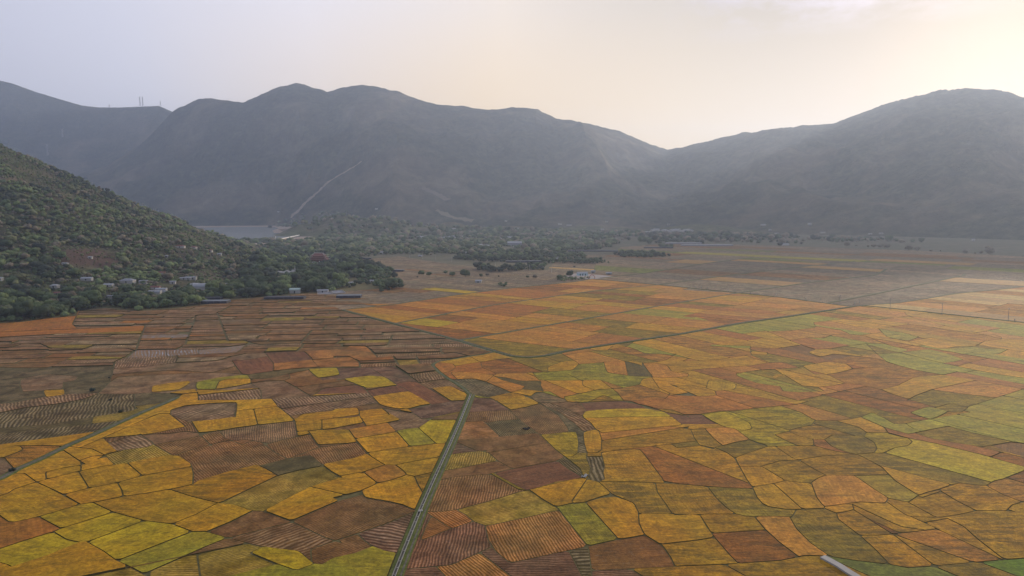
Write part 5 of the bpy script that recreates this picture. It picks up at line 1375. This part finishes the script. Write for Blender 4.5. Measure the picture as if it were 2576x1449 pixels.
for i, (x, y) in enumerate(((678, 908), (712, 902), (738, 912), (768, 905), (795, 893), (812, 912), (838, 903), (868, 902), (882, 886))):
    q = at('M', x, y + 8); KEEP.append((q[0], q[1], 9)); KEEP.append((q[0], q[1] - 10, 7)); e = empty('tent', q, R(rg.uniform(-20, 5)), ORD[i] + ' white peaked tent from the left in the row beside the slender stupa', 'tent', 'white tents beside the stupa')
    LOW.append(((q[0] - 5) / q[1], (q[0] + 5) / q[1], q[1] - 110, q[1]))
    mesh('canopy', [(-3.4, -2.6, 3), (3.4, -2.6, 3), (3.4, 2.6, 3), (-3.4, 2.6, 3), (-.8, 0, 5), (.8, 0, 5), (-3.4, -2.6, 2.6), (3.4, -2.6, 2.6), (3.4, 2.6, 2.6), (-3.4, 2.6, 2.6)],
         [(0, 1, 5, 4), (1, 2, 5), (2, 3, 4, 5), (3, 0, 4), (6, 7, 1, 0), (7, 8, 2, 1), (8, 9, 3, 2), (9, 6, 0, 3)], M_WHITE, e)
    for a, c in ((-3.2, -2.4), (3.2, -2.4), (3.2, 2.4), (-3.2, 2.4)):
        bm = bmesh.new(); tube(bm, (a, c, -.3), (a, c, 2.7), .09); bobj('leg', bm, M_STEEL, e)
# the dam, its tower and pole
A_ = Vector((*G(*T('M', 700, 430), 9), 9)); B_ = Vector((*G(*T('M', 1160, 337), 9), 9)); C_ = Vector((*G(*T('M', 1330, 388), 4), 4))
dm = empty('dam', (A_.x, A_.y, 0), 0, 'long earth dam with pale crest wall holding back the reservoir', 'dam'); o0 = Vector((A_.x, A_.y, 0))
d = (B_ - A_).normalized(); nn = Vector((-d.y, d.x, 0)); nn = -nn if nn.y > 0 else nn
M_EARTH = plain('dam slope grass', (.26, .17, .11), var=0.2, scale=0.03)
pts = [A_ - d * 10, B_, C_]; rows = []
for i, q in enumerate(pts):
    dd = (pts[min(2, i + 1)] - pts[max(0, i - 1)]).normalized(); n2 = Vector((-dd.y, dd.x, 0)); n2 = -n2 if n2.y > 0 else n2
    up = 9 if i < 2 else 5
    rows.append([q - n2 * 26 + Vector((0, 0, -q.z + 3)), q - n2 * 3, q + n2 * 3, q + n2 * (48 if i < 2 else 20) + Vector((0, 0, -q.z - .5))])
v = [x - o0 for r_ in rows for x in r_]; f = [(4 * i + j, 4 * i + 4 + j, 4 * i + 5 + j, 4 * i + 1 + j) for i in range(2) for j in range(3)]
mesh('slope', v, f, M_EARTH, dm)
bm = bmesh.new()
for a, c in ((pts[0], pts[1]), (pts[1], pts[2])):
    L_ = (c - a); mid = (a + c) / 2 - o0; r_ = bmesh.ops.create_cube(bm, size=1, matrix=Matrix.Translation(mid + Vector((0, 0, .6))) @ L_.to_track_quat('X', 'Z').to_matrix().to_4x4() @ Matrix.Diagonal((L_.length, 5.0, 2.6, 1)))
bobj('crest_wall', bm, plain('dam parapet', (.72, .70, .66), var=0.1), dm)
q = (*G(*T('M', 625, 445), 4), 0); KEEP.append((q[0], q[1], 18)); e = empty('intake_tower', q, 0, 'small white intake tower at the left end of the dam', 'tower')
bm = bmesh.new(); box(bm, (0, 0, 6), (5, 5, 13)); bobj('shaft', bm, M_STONE, e)
bm = bmesh.new(); box(bm, (0, 0, 15), (7.5, 7.5, 5), 0, .2); bobj('gatehouse', bm, M_WHITE, e)
mesh('roof', [(-4.6, -4.6, 17.6), (4.6, -4.6, 17.6), (4.6, 4.6, 17.6), (-4.6, 4.6, 17.6), (0, 0, 20)], [(0, 1, 4), (1, 2, 4), (2, 3, 4), (3, 0, 4), (3, 2, 1, 0)], M_WHITE, e)
# poles
def pole(p, h, label, group=None, arms=True, th=.16, s=1.0, matl=None):
    e = empty('power_pole', p, rg.uniform(-.4, .4), label, 'pole', group); bm = bmesh.new(); tube(bm, (0, 0, -.5), (0, 0, h), th * 1.3 * s, th * s, 8); bobj('shaft', bm, matl or M_STONE, e)
    if arms:
        bm = bmesh.new(); box(bm, (0, 0, h - .7), (2.4 * s, .16 * s, .16 * s)); bobj('crossarm', bm, M_STEEL, e)
        for x in (-1.05, 0, 1.05):
            bm = bmesh.new(); tube(bm, (x * s, 0, h - .62), (x * s, 0, h - .2), .08 * s, .05 * s, 6); bobj('insulator', bm, M_WHITE, e)
for tl, x, y, h, lab in [('N', 112, 528, 11, 'pole at the left, first of the row along the upper road past the mauve fields'), ('N', 275, 552, 11, 'second pole of the row along the upper road past the mauve fields'),
    ('N', 430, 560, 10, 'short third pole along the upper road past the mauve fields'), ('N', 625, 588, 11, 'fourth pole, by the yellowish field on the upper road'),
    ('N', 1565, 694, 11, 'pole beside the trees left of the white service building'), ('N', 1830, 718, 10, 'pole between the trees and the service building'),
    ('M', 1720, 605, 12, 'slim pole rising from the wood right of the temple'), ('M', 2485, 685, 12, 'slim pole at the far corner of the mauve fields'),
    ('Q', 450, 1105, 12, 'dark pole beside the main field road, leftmost of its row'), ('Q', 1018, 1155, 13, 'dark pole by the pale strip at the main field road'),
    ('Q', 1605, 1210, 12, 'dark pole in the orange fields behind the main field road'), ('Q', 2355, 1285, 13, 'dark pole near the right edge at the main field road'),
    ('M', 1150, 335, 22, 'tall thin pole at the high end of the dam'), ('L', 1435, 1100, 10, 'thin pole beside the grey vaulted hall'), ('N', 1150, 640, 9, 'thin pole in front of the valley grove')]:
    p = at(tl, x, y); pole(p, h, lab, s=1.25 if p[1] > 900 else 1.0, matl=M_STEEL if tl == 'Q' else M_STONE)
M_MARK = M_WHITE
MK = [('O', 1170, 862), ('O', 1232, 866), ('O', 1295, 872), ('O', 1518, 893), ('O', 1582, 892), ('O', 1760, 930), ('O', 2030, 942), ('Q', 65, 1045), ('Q', 235, 1050), ('Q', 445, 1032), ('Q', 620, 1100), ('Q', 672, 1085), ('Q', 2430, 1290), ('N', 432, 765), ('N', 850, 758)]
for i, (tl, x, y) in enumerate(MK):
    lab = ORD[i] + ' white marker post from the left along the main field road' if i < 13 else 'white post between the broad green trees by the straight grey road' if i == 13 else 'white post right of the wide umbrella shaped roadside tree'
    p = at(tl, x, y); o = lathe('marker_post', p, [(.32, -.2), (.32, 2.0), (.42, 2.1), (.42, 2.9), (.1, 3.1)], M_MARK, lab, 'post', 'white posts along the roads', n=6)
# lattice masts and pylon on the far ridge
def ridge_pt(u, v, tab, D):
    r = ray(u, v); return (D * r[0] / r[1], D, H + D * r[2] / r[1])
def mast(u, v0, v1, wid, label, D, name='lattice_mast', cat='mast', arms=0, group=None, matl=None):
    p = ridge_pt(u, v0, None, D); p = (p[0], D, float(terrain(p[0], D)) - 3 if name != 'power_pylon' else p[2]); top = ridge_pt(u, v1, None, D)[2]; h = top - p[2]; e = empty(name, p, 0.2, label, cat, group)
    bm = bmesh.new(); w_ = wid / 2; n = max(4, int(h / wid / 1.1))
    for sx in (-1, 1):
        for sy in (-1, 1): tube(bm, (sx * w_, sy * w_, 0), (sx * w_ * .55, sy * w_ * .55, h), wid * .085, wid * .06, 5)
    bobj('leg', bm, matl or M_STEEL, e); bm = bmesh.new()
    for k in range(n):
        z0, z1 = h * k / n, h * (k + 1) / n; a, c = w_ * (1 - .45 * k / n), w_ * (1 - .45 * (k + 1) / n)
        for s in (-1, 1): tube(bm, (-a, s * a, z0), (c, s * c, z1), wid * .05, n=4); tube(bm, (s * a, -a, z0), (s * c, c, z1), wid * .05, n=4)
    bobj('lattice', bm, matl or M_STEEL, e)
    for k in range(arms):
        z = h * (.98 - .16 * k); bm = bmesh.new(); box(bm, (0, 0, z), (wid * 2.6, wid * .3, wid * .25)); bobj('crossarm', bm, matl or M_STEEL, e)
    if name == 'lattice_mast':
        for k in range(5): bm = bmesh.new(); tube(bm, (wid * .55, -wid * .5, h * (.45 + .12 * k)), (wid * .55, -wid * 1.1, h * (.45 + .12 * k)), wid * .35, n=8); bobj('dish', bm, M_STONE, e)
mast(352.5, 268, 243, 9, 'left one of the twin telecom masts on the far ridge', 6700)
mast(359.5, 268, 243, 9, 'right one of the twin telecom masts on the far ridge', 6700)
mast(404, 267, 254, 7, 'single short telecom mast right of the twin masts on the far ridge', 6700)
mast(275, 270, 263.5, 6, 'small pylon on the saddle of the far ridge left of the twin masts', 6700, 'power_pylon', 'pylon', 2)
for u, v0, v1, lab in ((158, 345, 324, 'pale pylon high on the far mountain slope'), (120, 392, 362, 'pale pylon low on the far mountain slope behind the near hill')):
    p = hit(u, v0); mast(u, v0, v1, 9, lab, p[1], 'power_pylon', 'pylon', 3, matl=M_STONE)
# things lying in the fields
def ash(tl, x, y, r, label):
    q = G(*T(tl, x, y)); bm = bmesh.new(); bmesh.ops.create_icosphere(bm, subdivisions=3, radius=1)
    for vv in bm.verts: k = 1 + .35 * math.sin(vv.co.x * 7 + vv.co.y * 5); vv.co = Vector((vv.co.x * r * k, vv.co.y * r * k, max(-.1, vv.co.z) * .7))
    o = bobj('ash_heap', bm, plain('burnt straw', (.012, .011, .010), var=0.5, scale=1.5)); o.location = (q[0], q[1], .1); tag(o, label, 'ash heap')
ash('B', 1393, 1066, 1.5, 'larger black burnt straw heap in the pale stubble right of the canal')
ash('B', 1415, 1060, .7, 'small black burnt straw streak beside the larger heap')
q = G(*T('b', 1838, 583)); v, f = [], []; n = 9
for i in range(n):
    for j in range(5): v.append(((i - 4) * .42, (j - 2) * .35 + .25 * math.sin(i * 1.3), .35 + .28 * math.sin(i * 2.1 + j) + .2 * math.cos(j * 2.7 + i)))
for i in range(n - 1):
    for j in range(4): f.append((i * 5 + j, i * 5 + 5 + j, i * 5 + 6 + j, i * 5 + 1 + j))
o = mesh('plastic_sheet', v, f, M_WHITE, smooth=True); o.location = (*q, .3); o.rotation_euler = (0, 0, .9)
sm = o.modifiers.new('thickness', 'SOLIDIFY'); sm.thickness = .05; tag(o, 'crumpled white plastic sheet at the tip of the dark striped field', 'plastic sheet')

# where woods and scrub grow
HILLSIDE = 'u:-60,330 0,352 60,383 130,416 213,453 300,491 400,528 480,560 560,590 640,620 690,636 760,655 800,700 700,735 560,745 515,750 440,757 380,768 265,772 198,780 120,795 0,806 -60,812'
scatter(HILLSIDE, 8.2, 4.3, [5, 0, 3, 1, 2, 3, 2, 1, 4], clump=0.37, seed=1)
scatter(HILLSIDE, 6.8, 1.9, [1, 2, 3, 2, 4, 1], clump=0.25, seed=21)
EX0 = EXCL; EXCL = []; scatter('u:140,624 230,618 300,630 292,668 220,690 160,668', 8, 1.6, [3, 3, 2], clump=0.3, seed=23); EXCL = EX0
FOOT = 'u:-60,730 0,735 100,750 200,752 330,735 515,735 700,722 840,715 900,722 860,724 830,735 780,736 700,745 560,752 515,764 440,774 350,782 300,775 262,770 200,779 188,795 120,800 60,809 0,812 -60,820'
scatter(FOOT, 8.0, 5.2, [5, 0, 1, 4, 1, 0], clump=0.22, seed=2)
FOOT2 = 'u:640,640 700,632 800,640 880,650 925,664 968,680 940,690 895,692 872,704 868,722 820,728 700,735 600,735'
scatter('u:872,700 900,690 985,690 1000,706 960,712 900,716', 11, 3.6, [5, 0, 1], clump=0.5, seed=22)
scatter(FOOT2, 8.5, 5.6, [5, 0, 1, 4, 0], clump=0.25, seed=3)
VALLEY = 'u:600,612 700,602 800,598 950,595 1060,603 1290,606 1480,606 1560,612 1540,622 1440,626 1400,640 1350,645 1250,650 1150,648 1020,640 940,644 880,652 760,640'
scatter(VALLEY, 13, 6.5, [0, 1, 3, 2, 0], clump=0.43, seed=4)
scatter('u:690,565 760,540 850,531 950,545 1040,560 1100,570 1290,577 1500,583 1650,590 1500,604 1290,604 1060,602 880,598 780,597 700,598 690,580', 23, 8, [0, 1, 3, 2, 0], clump=0.40, seed=5, ymax=3900)
scatter('u:1500,588 1750,583 2000,596 2200,604 2330,610 2200,612 1950,612 1700,608 1560,608', 28, 8, [5, 0, 3], clump=0.50, seed=6, ymax=3900)
scatter('M:340,470 620,440 900,430 1050,440 1060,470 940,500 760,520 500,510', 9, 5, [5, 0], seed=7)
# groves standing in the fields
scatter('O:300,500 380,492 520,490 700,495 820,515 900,522 700,532 400,528 300,505', 9, 5.5, [0, 5], seed=8)
scatter('N:1660,410 1800,405 2000,425 2420,425 2420,438 2100,445 1900,435', 9, 5, [0, 5], seed=9)
scatter('N:1100,480 1300,480 1500,500 1850,500 2130,500 2290,520 1900,550 1650,560 1640,600 1300,590 980,585 700,560 640,545 900,520', 10, 5.5, [5, 0, 1], clump=0.25, seed=10)
scatter('N:1600,580 1900,560 2200,565 2540,600 2250,612 1900,604 1650,604', 9, 4.4, [1, 0], seed=11)
scatter('N:930,655 1100,665 1300,690 1380,660 1600,650 1740,655 1740,680 1500,690 1450,705 1100,712 940,690', 9, 5.2, [5, 0, 1], clump=0.2, seed=12)
scatter('M:1750,860 2200,850 2250,890 2080,960 1960,990 1700,930', 9, 5.0, [5, 0, 1], clump=0.3, seed=13)
scatter('M:2030,1060 2150,1030 2330,1020 2400,1050 2390,1110 2250,1130 2120,1150 2040,1100', 7.5, 4.2, [0, 1, 5], seed=14)
scatter('O:620,390 950,350 1240,370 1240,385 1100,388 930,372', 16, 6, [5, 0], clump=0.3, seed=15)
scatter('O:1250,300 1600,290 1900,300 2100,330 2060,345 1700,345 1300,330', 20, 7, [5, 0, 3], clump=0.35, seed=16)
scatter('O:780,405 920,415 920,430 790,425', 9, 4, [5, 0], seed=17)
scatter('N:1880,790 1960,770 2290,778 2290,795 1940,830', 6, 2.0, [1, 4, 2], seed=18)
scatter('N:1180,860 1290,850 1300,900 1200,880', 6, 2.0, [1, 2], clump=0.3, seed=19)
# ================================================================ plant the trees
rngt = np.random.default_rng(5)
PROTO = [crown_np(rngt, 11, I2, 420) for _ in range(7)]
PM = []
for V, Fc in PROTO:
    me = npmesh('crown', V, Fc); me.materials.append(M_LEAF); me.polygons.foreach_set('use_smooth', np.ones(len(Fc), bool)); PM.append(me)
TM = []
for k in range(3):
    bm = bmesh.new(); tube(bm, (0, 0, -.15), (.02, 0, .9), .055, .035, 7)
    for a in range(5): an = a * 1.26 + k; tube(bm, (.02, 0, .55 + .06 * a), (.45 * math.cos(an), .45 * math.sin(an), 1.0 + .1 * a), .03, .012, 5)
    me = bpy.data.meshes.new('trunk'); bm.to_mesh(me); bm.free(); me.materials.append(M_BARK); TM.append(me)
def plant(p, r, h, tint, label, group=None, name='tree'):
    # crown of radius r whose top is at height h
    e = empty(name, p, random.random() * 6.28, label, 'tree', group)
    cz = h - r * .85; s = max(cz, .3)
    tr = link(bpy.data.objects.new('trunk', random.choice(TM)), e); tr.scale = (r, r, s)
    c = link(bpy.data.objects.new('crown', random.choice(PM)), e); c.location = (0, 0, cz); c.scale = (r, r, r * random.uniform(.8, 1.0)); j = random.uniform(.8, 1.25)
    tc_ = TINTS[tint]; c.color = (tc_[0] * j, tc_[1] * j, tc_[2] * j, 1)
for tl, x, y, wpx, ti, lab in SOLO:
    p = at(tl, x, y); s = TILES[tl]; r = wpx * (s[2] / s[3]) * 0.670833 * mpp(p) / 2
    plant(p, r, r * (1.75 if r > 2.5 else 1.5), ti, lab, name='tree' if 'bush' not in lab and 'shrub' not in lab else 'bush')
trees.sort(key=lambda q: q[3] / q[1], reverse=True)
vis = []
near = []
rest = []
for q in trees:
    u, v = px(q[0], q[1], q[2])
    if len(near) < 300 - len(SOLO) and -10 < u < 2586: near.append(q)
    else: rest.append(q)
TONE = ['dark green', 'mid green', 'olive', 'brownish dry', 'light green', 'very dark']
def where(u, hill):
    if hill: return 'low on the near hill above the left end of the wood' if u < 250 else 'low on the near hill above the field corner' if u < 520 else 'low on the near hill behind the shade houses'
    for lim, w_ in ((60, 'at the left edge of the wood'), (125, 'in the wood near the left edge of the photo'), (200, 'in the wood left of the step in the field edge'), (275, 'in the wood by the step in the field edge'),
                    (350, 'in the wood above the indented field corner'), (430, 'in the wood below the white curved canopy'), (515, 'in the wood left of the grey topped shade house'), (600, 'behind the grey topped shade house'),
                    (690, 'in the wood left of the long black shade house'), (780, 'behind the long black shade house')):
        if u < lim: return w_
    return 'in the wood near the walled yards'
for q in near:
    u, v = px(q[0], q[1], q[2]); hl = q[2] > 14; sz = 'big' if q[3] > 6.3 else 'small' if q[3] < 5.2 else 'medium'
    plant(q[:3], q[3], q[4], q[5], f"{sz} {TONE[q[5]]} tree {where(u, hl)}", 'trees on the lower slope of the near hill' if hl else 'trees of the wood at the foot of the near hill')
def forest(name, items, protos, label):
    Vs, Fs, Cs, o = [], [], [], 0
    for q in items:
        V, Fc = protos[rngt.integers(len(protos))]; a = rngt.random() * 6.283; ca, sa = math.cos(a), math.sin(a); r = q[3]; cz = q[4] - r * .8; zs = rngt.uniform(.7, 1.25)
        W_ = np.empty_like(V); W_[:, 0] = (V[:, 0] * ca - V[:, 1] * sa) * r + q[0]; W_[:, 1] = (V[:, 0] * sa + V[:, 1] * ca) * r + q[1]; W_[:, 2] = V[:, 2] * r * zs + q[2] + cz * .75
        Vs.append(W_); Fs.append(Fc + o); o += len(V); Cs.append(np.repeat(np.array([[*TINTS[q[5]], 1]]) * rngt.uniform(.8, 1.35) * (1.25 if q[1] > 1500 else 1.1), len(V), 0))  # far trees tinted lighter, haze put into their colour
    Vs, Fs, Cs = map(np.concatenate, (Vs, Fs, Cs)); me = npmesh(name, Vs, Fs); me.materials.append(M_LEAFS)
    me.polygons.foreach_set('use_smooth', np.ones(len(me.polygons), bool))
    at_ = me.color_attributes.new('tint', 'FLOAT_COLOR', 'POINT'); at_.data.foreach_set('color', Cs.astype(np.float32).ravel())
    tag(link(bpy.data.objects.new(name, me)), label, 'forest', kind='stuff')
PA = [crown_np(rngt, 5, I1, 60) for _ in range(8)]; PB = [crown_np(rngt, 3, I1, 24) for _ in range(8)]; PC = [crown_np(rngt, 1, I1, 10) for _ in range(6)]
fa = [q for q in rest if q[1] < 1100]; fb = [q for q in rest if 1100 <= q[1] < 1700]; fc_ = [q for q in rest if q[1] >= 1700]
forest('forest', fa, PA, 'dense mixed wood covering the near hill and its foot'); forest('forest', fb, PB, 'scrub and trees on the upper hillside and round the temple'); forest('forest', fc_, PC, 'far trees and scrub across the valley floor')
print('trees', len(trees), len(fa), len(fb), len(fc_))
